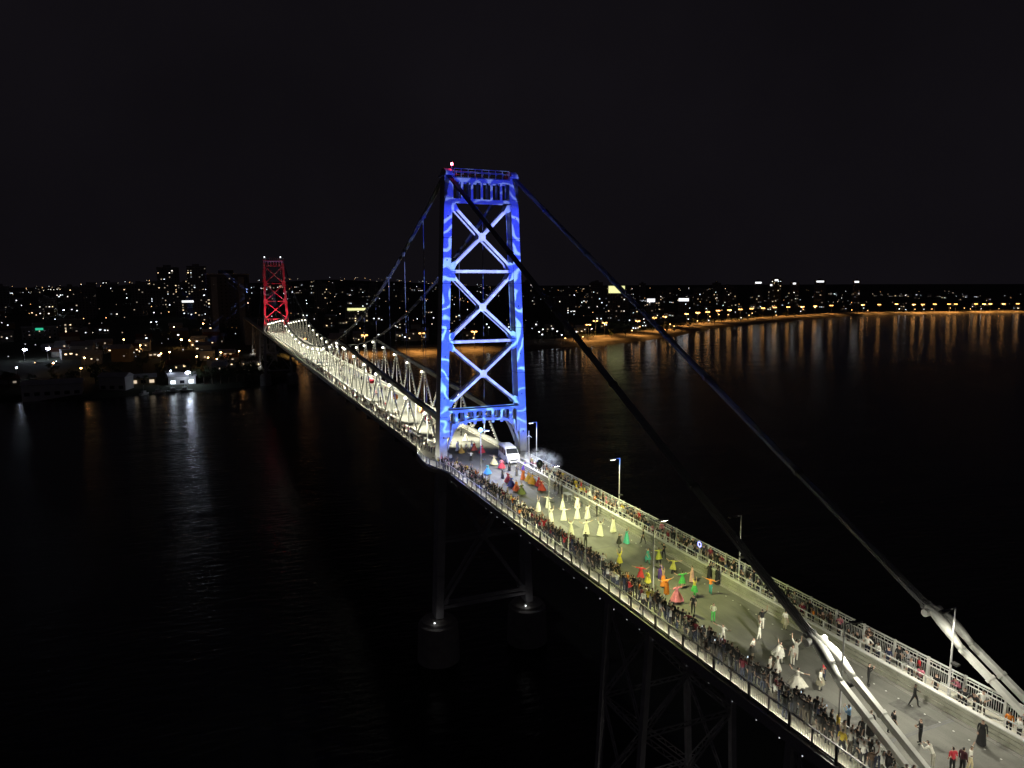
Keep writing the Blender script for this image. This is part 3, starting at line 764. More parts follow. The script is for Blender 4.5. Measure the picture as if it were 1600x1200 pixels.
# ================================================================== VAN
def van():
    t = thing('van', 'white passenger van with a dark windscreen parked under the right tower leg', 'van', (2.62, -4.4, 0), R(180)+R(-7))
    # local: +Y is forward; length 5.2, width 2.0, height 2.35
    L = [(-2.6, .40, 2.12, .90), (-2.55, .34, 2.28, .97), (-1.0, .32, 2.34, .98), (.7, .32, 2.30, .98), (1.15, .32, 2.20, .97), (1.85, .32, 1.42, .97), (2.35, .33, 1.22, .94), (2.58, .40, .98, .86), (2.62, .46, .72, .80)]
    b = MB()
    for y, z0, z1, hw in L:
        sh = .13 if z1 > 1.6 else .08
        zw = min(1.15, z1-.15)
        b.v += [(-hw, y, z0), (hw, y, z0), (hw, y, zw), (hw-.10*(z1 > 1.6), y, z1-sh), (hw-.26, y, z1), (-hw+.26, y, z1), (-hw+.10*(z1 > 1.6), y, z1-sh), (-hw, y, zw)]
    for i in range(len(L)-1):
        for j in range(8):
            a = i*8+j; c = i*8+(j+1) % 8; b.f.append((a, c, c+8, a+8)); b.mi.append(0)
    b.f.append(tuple(range(8))); b.mi.append(0); e = (len(L)-1)*8; b.f.append(tuple(e+i for i in range(8))[::-1]); b.mi.append(0)
    body = b.build('body', van_paint, t, False)
    bv = body.modifiers.new('bevel', 'BEVEL'); bv.width = .04; bv.segments = 2; bv.limit_method = 'ANGLE'
    ws = MB().quad([(-.80, 1.22, 2.13), (.80, 1.22, 2.13), (.86, 1.80, 1.50), (-.86, 1.80, 1.50)][::-1])
    for k in range(len(ws.v)): x, y, z = ws.v[k]; ws.v[k] = (x, y+.03, z+.03)
    ws.build('windscreen', glass_dark, t)
    for s in (-1, 1):
        def pane(y0, y1, nm, m_=glass_dark):
            MB().quad([(s*.985, y0, 1.24), (s*.985, y1, 1.24), (s*.905, y1-.05, 2.02), (s*.905, y0, 2.02)]).build(nm, m_, t)
        MB().quad([(s*.985, .55, 1.24), (s*.985, 1.62, 1.24), (s*.915, 1.12, 1.95), (s*.905, .55, 2.0)]).build('window', glass_dark, t)
        pane(-.95, .42, 'window'); pane(-2.35, -1.08, 'window')
        for y in (1.65, -1.65):
            wl = MB().lathe([(.34, -.11), (.36, 0), (.34, .11)], (0, 0, 0), 18).build('wheel', rubber, t, False, (s*.88, y, .36)); wl.rotation_euler = (0, R(90), 0)
            MB().lathe([(.2, -.115), (.2, .115)], (0, 0, 0), 12).build('rim', chrome, wl)
        MB().box(s*.62-.17, s*.62+.17, 2.50, 2.60, .80, 1.02).build('headlight', white_paint, t)
        MB().box(s*.9-.04, s*.9+.04, -2.63, -2.59, .9, 1.35).build('tail_light', mat('tail_lens', (.25, .01, .01), .3), t)
        MB().beam((s*.96, 1.35, 1.35), (s*1.18, 1.38, 1.40), .06, .06).box(s*1.16-.06, s*1.16+.06, 1.34, 1.42, 1.28, 1.55).build('mirror', black_plastic, t)
    MB().box(-.55, .55, 2.58, 2.625, .62, .82).build('grille', black_plastic, t)
    MB().box(-.88, .88, 2.50, 2.70, .36, .56).build('bumper', white_paint, t)
    MB().box(-.26, .26, 2.70, 2.715, .40, .52).build('number_plate', pole_paint, t)
    MB().box(-.5, .3, -1.6, -.9, 2.34, 2.46).build('roof_unit', van_paint, t)
van()

# ================================================================== PEOPLE
skin_m = [mat('skin_light', (.50, .33, .25), .55), mat('skin_mid', (.34, .21, .15), .55), mat('skin_dark', (.13, .075, .05), .55)]
cloth = mat('cloth_top', obj='color', rough=.85, noise=.18, nscale=9)
legs_m = mat('cloth_legs', obj='leg', rough=.85, noise=.18, nscale=9)
shoe = mat('shoe', (.03, .028, .027), .6)
hair_m = [mat('hair_dark', (.012, .010, .009), .5), mat('hair_brown', (.06, .035, .02), .5)]
eye_m = mat('eye', (.02, .02, .02), .2); lip_m = mat('lip', (.32, .10, .09), .5)
PROTO = {}
def proto(key, arms, legs=0, lean=0, sk=0, hr=0, bare=True, jacket=False):
    """arms: two (elbow, wrist) offsets from the shoulder, right then left; facing +Y"""
    V, Rr, E = [], [], []; seg = []
    def add(p, r): V.append(Vector(p)); Rr.append(r); return len(V)-1
    def ln(a, b, m_): E.append((a, b)); seg.append((a, b, m_))
    ly = lean
    TOP, LEG, SK, HA, SH = 0, 1, 2, 3, 4
    pel = add((0, 0, .93), (.150, .115)); wai = add((0, ly*.35, 1.08), (.130, .10)); che = add((0, ly*.75, 1.26), (.165, .115))
    nb = add((0, ly*.95, 1.40), (.075, .07)); nk = add((0, ly*1.05+.01, 1.455), (.05, .052)); hd = add((0, ly*1.15+.02, 1.545), (.078, .092)); ht = add((0, ly*1.2+.012, 1.625), (.066, .078))
    ln(pel, wai, TOP); ln(wai, che, TOP); ln(che, nb, TOP); ln(nb, nk, SK); ln(nk, hd, SK); ln(hd, ht, HA)
    for s, (el, wr) in zip((1, -1), arms):
        sh = add((s*.185, ly*.85, 1.355), (.058, .06)); ln(che, sh, TOP)
        e = V[sh]+Vector((s*el[0], el[1], el[2])); w_ = V[sh]+Vector((s*wr[0], wr[1], wr[2]))
        ei = add(e, (.043, .045)); wi = add(w_, (.03, .028)); hi = add(w_+(w_-e).normalized()*.085, (.038, .022))
        ln(sh, ei, TOP); ln(ei, wi, SK if bare else TOP); ln(wi, hi, SK)
    hands = []
    for s in (1, -1):
        st_ = legs*s
        hp = add((s*.085, 0, .88), (.092, .095)); kn = add((s*.10, st_*.16+.015, .49), (.062, .066)); an = add((s*.105, st_*.26-.02-.02*abs(legs), .085), (.042, .048)); to = add((s*.125, st_*.26+.13, .045), (.042, .034))
        ln(pel, hp, LEG); ln(hp, kn, LEG); ln(kn, an, LEG); ln(an, to, SH)
    me = bpy.data.meshes.new('skel'); me.from_pydata([tuple(v) for v in V], E, [])
    o = bpy.data.objects.new('skel', me); COL.objects.link(o)
    md = o.modifiers.new('skin', 'SKIN'); md.use_smooth_shade = True
    lay = me.skin_vertices[0].data
    for i, r in enumerate(Rr): lay[i].radius = r if isinstance(r, tuple) else (r, r)
    lay[0].use_root = True
    sb = o.modifiers.new('sub', 'SUBSURF'); sb.levels = 1; sb.render_levels = 1
    dg = bpy.context.evaluated_depsgraph_get()
    out = bpy.data.meshes.new_from_object(o.evaluated_get(dg)); out.name = 'person_body'
    bpy.data.objects.remove(o); bpy.data.meshes.remove(me)
    b = MB(); b.v = [tuple(v.co) for v in out.vertices]
    def near(p):
        best = (9e9, 0)
        for a, c, m_ in seg:
            A, B = V[a], V[c]; ab = B-A; t_ = max(0, min(1, (p-A).dot(ab)/ab.dot(ab))); d = (p-(A+ab*t_)).length
            if d < best[0]: best = (d, m_)
        return best[1]
    hc = V[hd]
    for pl in out.polygons:
        b.f.append(tuple(pl.vertices)); c = pl.center; m_ = near(c)
        if c.z > 1.47 and abs(c.x) < .14 and (c-hc).length < .2: m_ = HA if (c.z > hc.z+.045 or c.y < hc.y-.03) else SK
        elif m_ == HA: m_ = SK
        b.mi.append(m_)
    bpy.data.meshes.remove(out)
    # face: nose, eyes, mouth, ears
    fy = hc.y+.088
    b.quad([(-.014, fy-.012, hc.z-.012), (.014, fy-.012, hc.z-.012), (0, fy+.020, hc.z-.014)], 2); b.quad([(-.014, fy-.012, hc.z-.012), (0, fy+.020, hc.z-.014), (0, fy-.004, hc.z+.035)], 2); b.quad([(.014, fy-.012, hc.z-.012), (0, fy-.004, hc.z+.035), (0, fy+.020, hc.z-.014)], 2)
    for s in (-1, 1):
        b.ball((s*.030, fy-.012, hc.z+.025), .011, 6, 4, 5); b.ball((s*.080, hc.y-.005, hc.z+.005), .022, 6, 4, 2, 1.4)
    b.ball((0, fy-.012, hc.z-.040), .018, 6, 4, 6, .35)
    # fingers
    for k, s in zip((9, 13), (1, -1)):
        wv, hv = V[k], V[k+1]; d = (hv-wv).normalized(); sd = d.cross(Vector((0, 1, 0)))
        if sd.length < .2: sd = d.cross(Vector((0, 0, 1)))
        sd.normalize(); cu = sd.cross(d)
        for j, ln_ in enumerate((.065, .075, .070, .055)):
            p0 = hv-d*.01+sd*(.030-.020*j); p1 = p0+d*ln_*.55; p2 = p1+(d*.8+cu*.5).normalized()*ln_*.5
            b.tube([p0, p1, p2], [.010, .009, .007], 5, 2)
        p0 = wv+d*.03+sd*.028; b.tube([p0, p0+(d+sd*.9).normalized()*.04, p0+(d*1.2+sd*.6).normalized()*.075], [.011, .010, .008], 5, 2)
    me = b.mesh('person_body', [cloth, legs_m, skin_m[sk], hair_m[hr], shoe, eye_m, lip_m], True)
    PROTO[key] = me
dn = ((.05, .0, -.28), (.07, .06, -.52))
dn2 = ((.05, -.03, -.28), (.03, .10, -.50))
fold = ((.06, .02, -.26), (-.08, .22, -.24))
phone = ((.06, .10, -.24), (-.05, .26, .02))
upv_ = ((.14, .02, .22), (.16, .04, .48))
wide = ((.26, .02, .02), (.50, .06, .08))
wide2 = ((.24, .05, -.12), (.46, .12, .02))
hip = ((.20, -.05, -.20), (.02, .04, -.34))
back = ((.12, .14, -.16), (.0, .34, -.08))
proto('stand', (dn, dn2), sk=0); proto('stand2', (dn2, dn), sk=1, hr=0, bare=False); proto('fold', (fold, fold), sk=0, hr=1, bare=False)
proto('phone', (phone, dn), sk=1); proto('phone2', (phone, phone), sk=0, bare=False); proto('up', (upv_, upv_), sk=0); proto('oneup', (upv_, dn), sk=1)
proto('wide', (wide, wide2), sk=0, legs=.6); proto('wide2', (wide2, wide), sk=1, legs=-.5, hr=1); proto('walk', (dn2, dn), sk=0, legs=1); proto('walk2', (dn, fold), sk=2, legs=-1, bare=False)
proto('hip', (hip, hip), sk=0); proto('lead', (back, wide2), sk=1, legs=.4, bare=False); proto('lean', (back, back), sk=0, lean=.30, bare=False); proto('dark', (dn, fold), sk=2)
SK_ = {}
def skirt_mesh(key, top, bot, r0, r1, n=36, wav=.09, dy=0):
    b = MB(); rows = 7; r_ = random.Random(key)
    ph = r_.uniform(0, 6)
    for i in range(rows+1):
        t_ = i/rows; z = top+(bot-top)*t_; rr = r0+(r1-r0)*(t_**.8)
        for j in range(n):
            a = 2*math.pi*j/n; q = rr*(1+wav*t_*math.sin(a*9+ph+.6*math.sin(a*2))+wav*.8*t_*math.sin(a*3+ph*2)+.06*t_*math.sin(a+ph)); b.v.append((q*math.cos(a), q*math.sin(a)*.92+dy*t_, z+.03*t_*math.sin(a*2+ph)))
    for i in range(rows):
        for j in range(n):
            a = i*n+j; c = i*n+(j+1) % n; b.f.append((a+n, c+n, c, a)); b.mi.append(0)
    SK_[key] = b.mesh('skirt', cloth, True)
skirt_mesh('gown', 1.14, .05, .15, .36); skirt_mesh('ball', 1.06, .22, .16, .60, wav=.07); skirt_mesh('spin', 1.06, .46, .15, .62, wav=.12); skirt_mesh('mid', 1.06, .52, .155, .32); skirt_mesh('slim', 1.10, .10, .15, .26, wav=.02); skirt_mesh('cape', 1.38, .62, .12, .50, wav=.10, dy=-.12)
PHONE = MB().box(.062, .138, .305, .313, 1.43, 1.58).quad([(.065, .304, 1.435), (.135, .304, 1.435), (.135, .304, 1.575), (.065, .304, 1.575)], 1).mesh('phone', [black_plastic, E_PHONE])
def hash_(p): return (math.sin(p[0]*91.7+p[1]*47.3)*4375.5) % 1
def person(x, y, rz, key, top, leg=(.03, .03, .035), z=0, sc=1, skirt=None, scol=None, label='', group=None, name='person'):
    o = ob(name, PROTO[key], None, (x, y, z), rz); o.scale = (sc, sc, sc)
    o.color = (*top, 1); o['leg'] = [float(c) for c in leg]
    tag(o, label, 'person', group)
    if key in ('phone', 'phone2') and hash_((x, y)) < .55: ob('phone', PHONE, o)
    for sk_ in ([skirt] if isinstance(skirt, str) else (skirt or [])):
        c = ob('skirt' if sk_ != 'cape' else 'cape', SK_[sk_], o); c.color = (*(scol or top), 1)
    return o
PAL = {'black': (.012, .012, .014), 'charcoal': (.035, .035, .04), 'navy': (.015, .022, .06), 'brown': (.07, .04, .025), 'white': (.72, .71, .68), 'grey': (.25, .25, .26),
       'red': (.50, .025, .035), 'blue': (.04, .20, .55), 'yellow': (.60, .45, .05), 'pink': (.55, .17, .24), 'green': (.06, .20, .06), 'maroon': (.16, .012, .03), 'orange': (.65, .20, .02), 'cream': (.62, .56, .42)}
LEGS = [(.012, .012, .014), (.016, .02, .04), (.03, .03, .034), (.025, .032, .06), (.06, .05, .04), (.014, .014, .016)]
POSE_C = ['stand', 'stand2', 'fold', 'phone', 'phone2', 'stand', 'hip', 'dark', 'oneup', 'stand2', 'walk', 'fold']
def zone_left(y):
    return ('beside the tower' if y > -12 else 'above the white dancers' if y > -27 else 'beside the white dancers' if y > -40 else 'above the coloured dancers' if y > -49 else 'beside the pink dress' if y > -58
            else 'beside the white performers' if y > -68 else 'in the bottom corner')
def zone_right(y):
    return ('in the smoke' if y > -16 else 'behind the table' if y > -27 else 'behind the white dancers' if y > -40 else 'behind the coloured dancers' if y > -57 else 'behind the near chain' if y > -69 else 'at the picture edge')
EXTRA = []                                          # spectators too far and small to tell apart
def crowd():
    r_ = random.Random(21)
    y = -79.5
    while y < -3.0:
        for row in range(4):
            if r_.random() < (.02, .06, .26, .82)[row]+.22*max(0, math.sin(y*.9+1.7*math.sin(y*.31)))*(row > 0): continue
            x = (-5.92, -6.30, -6.70, -7.25)[row]+r_.uniform(-.16, .16)
            if y > -9.5: x -= 1.3 if y > -6.5 else .6
            near_white = -56 < y < -49 or -76 < y < -72 or y > -20 or -30 < y < -24
            pal = ['black']*10+['charcoal']*4+['navy', 'brown', 'maroon', 'grey', 'white']+(['white']*5+['red', 'yellow', 'cream', 'pink', 'orange'] if near_white else ['white', 'blue', 'red'] if r_.random() < .35 else [])
            c = r_.choice(pal); key = r_.choice(POSE_C)
            yy = y+r_.uniform(-.12, .12); rz = R(-90)+r_.uniform(-.7, .7); lg = r_.choice(LEGS); sc = r_.uniform(.86, 1.09) if r_.random() > .07 else r_.uniform(.62, .75)
            if y > -44: EXTRA.append((x, yy, .10, rz, PAL[c], lg, sc)); continue
            q = {'stand': 'standing', 'stand2': 'standing', 'fold': 'with folded arms', 'phone': 'filming with one hand', 'phone2': 'filming with both hands', 'hip': 'with hands on hips', 'dark': 'with a bent arm', 'oneup': 'with one arm raised', 'walk': 'stepping along'}[key]
            person(x, yy, rz, key, PAL[c], lg, .10, sc,
                   label='left spectator in %s %s, %s row %s' % (c, q, ('front', 'second', 'third', 'rear')[row], zone_left(y)), group='spectators in the left crowd')
        y += .53+r_.uniform(-.16, .2)
    y = -78.8
    while y < -10:
        for row in range(2):
            if r_.random() < (.10, .38)[row]: continue
            x = (2.92, 3.80)[row]+r_.uniform(-.15, .22)
            if abs(x-3.3) < .4 and min(abs(y-q) for q in (-72.6, -53.6, -33.6)) < .4: continue
            c = r_.choice(['black']*4+['charcoal', 'navy', 'brown', 'white', 'white', 'cream', 'grey', 'yellow', 'red', 'pink', 'orange'] if y < -62 or y > -42 else ['black']*4+['charcoal']*3+['maroon', 'grey', 'navy'])
            key = r_.choice(POSE_C[:8]+['stand', 'lean'])
            rz = R(90)+r_.uniform(-.8, .8); lg = r_.choice(LEGS); sc = r_.uniform(.90, 1.05)
            if y > -38: EXTRA.append((x, y, .22, rz, PAL[c], lg, sc)); continue
            q = {'stand': 'standing', 'stand2': 'standing', 'fold': 'with folded arms', 'phone': 'filming with one hand', 'phone2': 'filming with both hands', 'hip': 'with hands on hips', 'dark': 'with a bent arm', 'lean': 'leaning on the rail'}[key]
            person(x, y, rz, key, PAL[c], lg, .22, sc,
                   label='right spectator in %s %s, %s row %s' % (c, q, ('front', 'rear')[row], zone_right(y)), group='spectators behind the right barrier')
        y += (.60 if y > -38 else .80)+r_.uniform(-.15, .2)
crowd()

WT = (.80, .78, .70)
def dancer(x, y, code, i):
    r_ = random.Random(i*17+3); a = r_.uniform(-3.14, 3.14); f_ = r_.uniform(.90, .98); mute = lambda c: tuple(.80*q+.06*sum(c)/3 for q in c)
    W = lambda k, top, leg=LEGS[0], sk_=None, sc_=None, lab='', g=None, s=1: person(x, y, a, k, mute(top) if max(top) < .79 else top, leg, 0, f_, sk_, mute(sc_) if sc_ and max(sc_) < .79 else sc_, lab, g)
    return W, r_
DANCE = [(-3.62, -27.89), (-2.09, -27.25), (-.74, -28.37), (1.04, -28.62), (-3.86, -31.74), (-2.38, -31.91), (-.82, -32.11), (.32, -32.37), (-3.87, -36.43), (-2.32, -36.89), (-1.18, -37.81), (.64, -37.33)]
ords = ['first', 'second', 'third', 'fourth']; rows_ = ['far', 'middle', 'near']
for i, (x, y) in enumerate(DANCE):
    W, r_ = dancer(x, y, 'W', i)
    W(['up', 'wide', 'up', 'oneup'][i % 4], WT, LEGS[4], 'gown', WT, 'dancer in a long white gown, %s row of white dancers, %s from the left' % (rows_[i//4], ords[i % 4]), 'dancers in white gowns')
# (x, y, pose, top, legs, skirt, skirt colour, label)
K, KL = PAL['black'], LEGS[0]; TEAL = (.05, .38, .33); YG = (.45, .48, .06); GRN = (.06, .45, .08); OL = (.42, .40, .08); RD = (.62, .03, .05); PK = (.80, .25, .30); OR = (.85, .28, .04); GD = (.65, .38, .05); BL = (.05, .10, .55); PU = (.12, .04, .45)
ACT = [
 (-4.17, -40.12, 'fold', K, KL, None, None, 'person in black standing alone by the left crowd below the white dancers'),
 (-1.26, -41.59, 'phone2', K, KL, 'mid', K, 'person in a short black coat standing mid road below the white dancers'),
 (.10, -40.82, 'oneup', TEAL, KL, 'gown', TEAL, 'dancer in a long teal skirt right of the black coat'),
 (1.52, -41.64, 'walk', K, KL, None, None, 'man in black stepping along the right barrier'),
 (1.12, -45.74, 'wide', K, KL, None, None, 'man in black with arms spread near the right barrier'),
 (-.98, -46.21, 'walk', TEAL, (.05, .3, .2), 'mid', TEAL, 'dancer in a short teal dress mid road'),
 (-.05, -46.61, 'wide2', YG, KL, 'mid', YG, 'dancer in a lime dress between teal dancer and man in black'),
 (-3.85, -45.96, 'up', (.75, .65, .05), KL, 'mid', (.75, .65, .05), 'dancer in bright yellow close to the left crowd, arms up'),
 (-.23, -49.15, 'wide', OL, KL, 'mid', OL, 'dancer in an olive dress with arms stretched wide'),
 (-2.06, -49.74, 'stand', PU, (.1, .03, .3), None, None, 'dancer dressed in purple beside the lamp post'),
 (-3.90, -49.54, 'wide2', RD, (.6, .5, .4), 'mid', RD, 'dancer in a short red dress left of the lamp post'),
 (-3.95, -50.69, 'hip', (.75, .68, .06), LEGS[4], 'mid', (.75, .68, .06), 'dancer in a short yellow dress in front of the red dancer'),
 (-3.32, -52.51, 'wide', OR, LEGS[4], 'slim', OR, 'dancer in an orange robe right of the lamp post'),
 (-2.67, -51.10, 'up', (.75, .45, .3), LEGS[4], 'slim', OR, 'dancer in peach and orange with arms raised'),
 (-3.42, -54.07, 'wide2', PK, LEGS[4], 'ball', PK, 'dancer in a wide pink ball dress'),
 (-1.33, -51.98, 'wide', GRN, (.5, .35, .25), 'mid', GRN, 'dancer in a short green dress with arms out'),
 (.17, -51.31, 'stand', (.75, .42, .36), LEGS[4], 'slim', (.75, .42, .36), 'dancer in a pale pink straight dress'),
 (-1.41, -53.75, 'up', (.7, .6, .08), GRN, 'mid', GRN, 'dancer with yellow top and green skirt, arms up'),
 (-3.47, -56.32, 'stand', K, KL, None, None, 'man in black standing mid road seen from behind'),
 (.13, -53.87, 'wide2', OR, TEAL, None, None, 'dancer with orange top and teal trousers'),
 (1.89, -51.46, 'fold', K, KL, 'slim', K, 'left one of two people in black at the right barrier'),
 (1.85, -52.6, 'stand2', K, KL, 'slim', K, 'right one of two people in black at the right barrier'),
 (-2.95, -58.09, 'fold', (.75, .78, .55), GRN, None, None, 'dancer with frilly pale top and bright green trousers'),
 (-4.50, -61.11, 'wide', WT, (.6, .58, .5), None, None, 'performer in white stretching an arm near the left crowd'),
 (-.35, -60.46, 'oneup', K, WT, None, None, 'performer in black top and white trousers'),
 (1.16, -61.23, 'stand', WT, (.35, .33, .2), 'mid', (.35, .33, .2), 'performer in white top and olive kilt near the right barrier'),
 (-1.70, -61.70, 'wide2', WT, WT, None, None, 'performer all in white, farther of the middle pair'),
 (-3.89, -63.53, 'hip', WT, (.5, .4, .3), 'mid', (.15, .15, .13), 'performer in white blouse and dark apron'),
 (-2.69, -64.80, 'wide', WT, WT, 'cape', WT, 'performer in white swinging a broad white cape'),
 (-2.14, -65.40, 'stand', WT, WT, None, None, 'small performer in white, left of a close pair'),
 (-1.43, -64.97, 'up', WT, WT, None, None, 'performer in white with raised arms, right of a close pair'),
 (-4.60, -65.92, 'stand', WT, (.6, .58, .5), None, None, 'performer in white at the left crowd, left of two'),
 (-4.10, -66.10, 'fold', WT, (.6, .58, .5), 'mid', WT, 'performer in white at the left crowd, right of two'),
 (-4.13, -67.85, 'wide', WT, (.5, .4, .3), 'spin', (.62, .60, .52), 'performer whirling in a short white flared dress'),
 (-2.79, -68.43, 'stand2', WT, (.55, .52, .42), 'mid', (.3, .28, .2), 'performer in white beside the near chain bars'),
 (-1.75, -67.74, 'stand', RD, LEGS[3], None, None, 'person in a red shirt behind the near chain bars'),
 (.43, -69.26, 'phone2', K, KL, None, None, 'photographer in black leaning by the right barrier'),
 (-4.41, -72.10, 'phone2', (.30, .50, .80), KL, None, None, 'cameraman in a light blue shirt beside the nearest lamp post'),
 (-4.70, -73.30, 'oneup', K, KL, None, None, 'man in black with an arm raised, below the cameraman'),
 (-3.76, -73.03, 'fold', K, KL, 'slim', K, 'woman in a long black dress left of the chain bars'),
 (-2.45, -73.46, 'walk', K, KL, None, None, 'person in black half hidden behind the chain bars'),
 (-1.88, -74.72, 'fold', K, KL, None, None, 'man in black with a pale collar standing right of the chain bars'),
 (1.10, -72.02, 'walk2', K, KL, None, None, 'man in black walking along the nearest stretch of right barrier'),
 (1.15, -76.16, 'stand2', K, KL, 'slim', K, 'person in a long black coat against the right barrier, lowest in the picture'),
 (-3.21, -76.50, 'lean', WT, (.4, .38, .32), None, None, 'person in white bending forward at the bottom edge'),
 (-2.52, -77.08, 'stand', RD, KL, None, None, 'person in red at the bottom edge of the picture'),
 (-2.10, -77.33, 'stand2', (.06, .01, .02), KL, None, None, 'person in dark clothes next to the red shirt at the bottom edge'),
 (-1.60, -77.40, 'wide2', WT, (.6, .5, .3), None, None, 'person in white at the bottom edge, right of the red shirt'),
 (-.19, -8.38, 'hip', PK, KL, 'ball', RD, 'dancer in a wide red hoop skirt in front of the van'),
 (-2.04, -13.15, 'stand', (.12, .12, .13), KL, 'slim', (.10, .10, .11), 'woman in a straight grey dress left of the colourful group'),
 (-.37, -5.89, 'wide', (.72, .62, .30), KL, 'ball', (.72, .62, .30), 'dancer in a wide cream and gold skirt left of the van'),
 (.57, 1.58, 'stand', RD, KL, 'ball', RD, 'dancer in a red hoop skirt under the tower portal, right of two'),
 (.05, 3.60, 'hip', RD, KL, 'ball', (.65, .12, .08), 'dancer in a red hoop skirt under the tower portal, left of two'),
 (1.22, 10.90, 'stand', WT, WT, 'ball', WT, 'dancer in a wide white skirt behind the tower portal'),
 (.17, 5.13, 'lead', WT, BL, None, None, 'dancer in white shirt and blue trousers under the portal'),
 (-1.42, 10.99, 'wide', WT, KL, None, None, 'dancer in white shirt and black trousers behind the portal'),
 (-2.15, 10.20, 'stand', (.8, .75, .3), KL, 'ball', (.8, .75, .3), 'dancer in a pale yellow skirt behind the portal'),
 (-2.63, -2.37, 'lead', WT, KL, None, None, 'dancer in white shirt and black trousers in front of the left tower leg'),
 (-1.46, 2.95, 'walk', WT, LEGS[4], None, None, 'dancer in pale clothes walking under the portal'),
 (-2.32, 2.87, 'hip', GD, KL, 'ball', GD, 'dancer in a golden skirt near the left tower leg'),
 (-2.16, 5.18, 'stand', WT, LEGS[4], 'gown', WT, 'dancer in a white dress behind the golden skirt'),
 (-3.13, -10.50, 'hip', (.05, .40, .40), KL, 'ball', (.05, .30, .75), 'dancer in a teal bodice and bright blue skirt by the left lamp post'),
 (.39, -9.80, 'stand', K, KL, 'slim', K, 'dancer in black in front of the van bonnet'),
 (.21, -12.71, 'stand', (.15, .15, .15), KL, 'slim', (.15, .15, .15), 'person in a grey robe before the van'),
 (2.3, -10.84, 'hip', PU, KL, 'ball', PU, 'dancer in a wide purple skirt beside the smoke'),
 (-2.18, -15.51, 'wide', (.35, .02, .04), KL, 'ball', (.30, .02, .05), 'dancer in a dark red skirt, farthest of the left colourful row'),
 (-2.62, -17.63, 'hip', BL, KL, 'ball', (.03, .04, .30), 'dancer in a royal blue skirt in the left colourful row'),
 (-2.71, -19.49, 'stand', OR, KL, 'ball', (.60, .10, .03), 'dancer in an orange red skirt in the left colourful row'),
 (-2.80, -21.29, 'hip', (.10, .12, .03), KL, 'ball', (.10, .12, .03), 'dancer in a dark green skirt, nearest of the left colourful row'),
 (.22, -14.85, 'oneup', OR, KL, 'gown', (.65, .15, .04), 'dancer in orange at the far end of the right colourful row'),
 (.40, -16.31, 'hip', GD, KL, 'ball', (.45, .28, .03), 'dancer in a mustard skirt in the right colourful row, farther one'),
 (.35, -17.63, 'wide2', GD, KL, 'ball', (.50, .25, .02), 'dancer in a mustard skirt in the right colourful row, nearer one'),
 (.70, -18.84, 'stand', (.45, .02, .03), KL, 'ball', (.40, .02, .03), 'dancer in a crimson skirt under the dark balloon'),
 (.16, -20.76, 'hip', (.40, .03, .02), KL, 'ball', (.35, .03, .02), 'dancer in a crimson skirt, nearest of the right colourful row'),
 (1.65, -21.63, 'stand', K, KL, None, None, 'man in black at the barrier left of the table, farthest of three'),
 (1.60, -22.60, 'fold', K, KL, None, None, 'man in black at the barrier left of the table, middle of three'),
 (1.65, -23.45, 'stand2', K, KL, None, None, 'man in black at the barrier left of the table, nearest of three'),
 (1.60, -32.21, 'fold', K, LEGS[4], None, None, 'person in black and white at the right barrier beside the white dancers')]
for i, (x, y, k, top, leg, sk_, sc_, lab) in enumerate(ACT):
    W, r_ = dancer(x, y, '', i+40); W(k, top, leg, sk_, sc_, lab, 'performers and staff on the road')

# people too small to tell apart on the main span
def far_crowd():
    r_ = random.Random(5); v = []; f = []; mi = []; cols = []; ms = [mat('crowd_cloth', obj='vcol', rough=.85), skin_m[0], hair_m[0], shoe]
    keys = ['stand', 'stand2', 'fold', 'phone', 'hip', 'walk', 'up']
    pre = {k: ([tuple(q.co) for q in PROTO[k].vertices], [(tuple(p_.vertices), p_.material_index) for p_ in PROTO[k].polygons if p_.material_index < 5]) for k in keys}
    lst = []
    y = 3.
    while y < 150:
        if r_.random() < .9: lst.append((-6.9+r_.uniform(-.7, .7), y, .1))
        if r_.random() < .6: lst.append((-6.5+r_.uniform(-.5, .5), y+.4, .1))
        if r_.random() < .75 and y > 12: lst.append((r_.uniform(-3.9, 3.9), y+.3, 0))
        y += r_.uniform(.7, 1.5)*(1+y/120)
    lst = [(x, y, z, r_.uniform(-3, 3), PAL[r_.choice(['black']*6+['charcoal']*3+['white']*3+['red', 'pink', 'navy', 'brown', 'cream'])], r_.choice(LEGS), r_.uniform(.9, 1.05)) for x, y, z in lst]+EXTRA
    for x, y, z, a, ct, cl, s in lst:
        vv, ff = pre[r_.choice(keys)]; k = len(v); ca, sa = math.cos(a), math.sin(a)
        v += [(x+s*(p[0]*ca-p[1]*sa), y+s*(p[0]*sa+p[1]*ca), z+s*p[2]) for p in vv]
        for q, m_ in ff:
            f.append(tuple(i+k for i in q)); mi.append({0: 0, 1: 0, 2: 1, 3: 2, 4: 3}[m_]); cols.append(ct if m_ == 0 else cl)
    me = bpy.data.meshes.new('crowd'); me.from_pydata(v, [], f)
    for q in ms: me.materials.append(q)
    me.polygons.foreach_set('material_index', mi); me.polygons.foreach_set('use_smooth', [True]*len(f))
    at = me.color_attributes.new('Col', 'FLOAT_COLOR', 'CORNER'); arr = []
    for p_, c in zip(me.polygons, cols): arr += [*c, 1]*p_.loop_total
    at.data.foreach_set('color', arr)
    tag(ob('crowd', me), 'dense far crowd lining the road near the tower and strolling the main span', 'crowd', kind='stuff')
far_crowd()

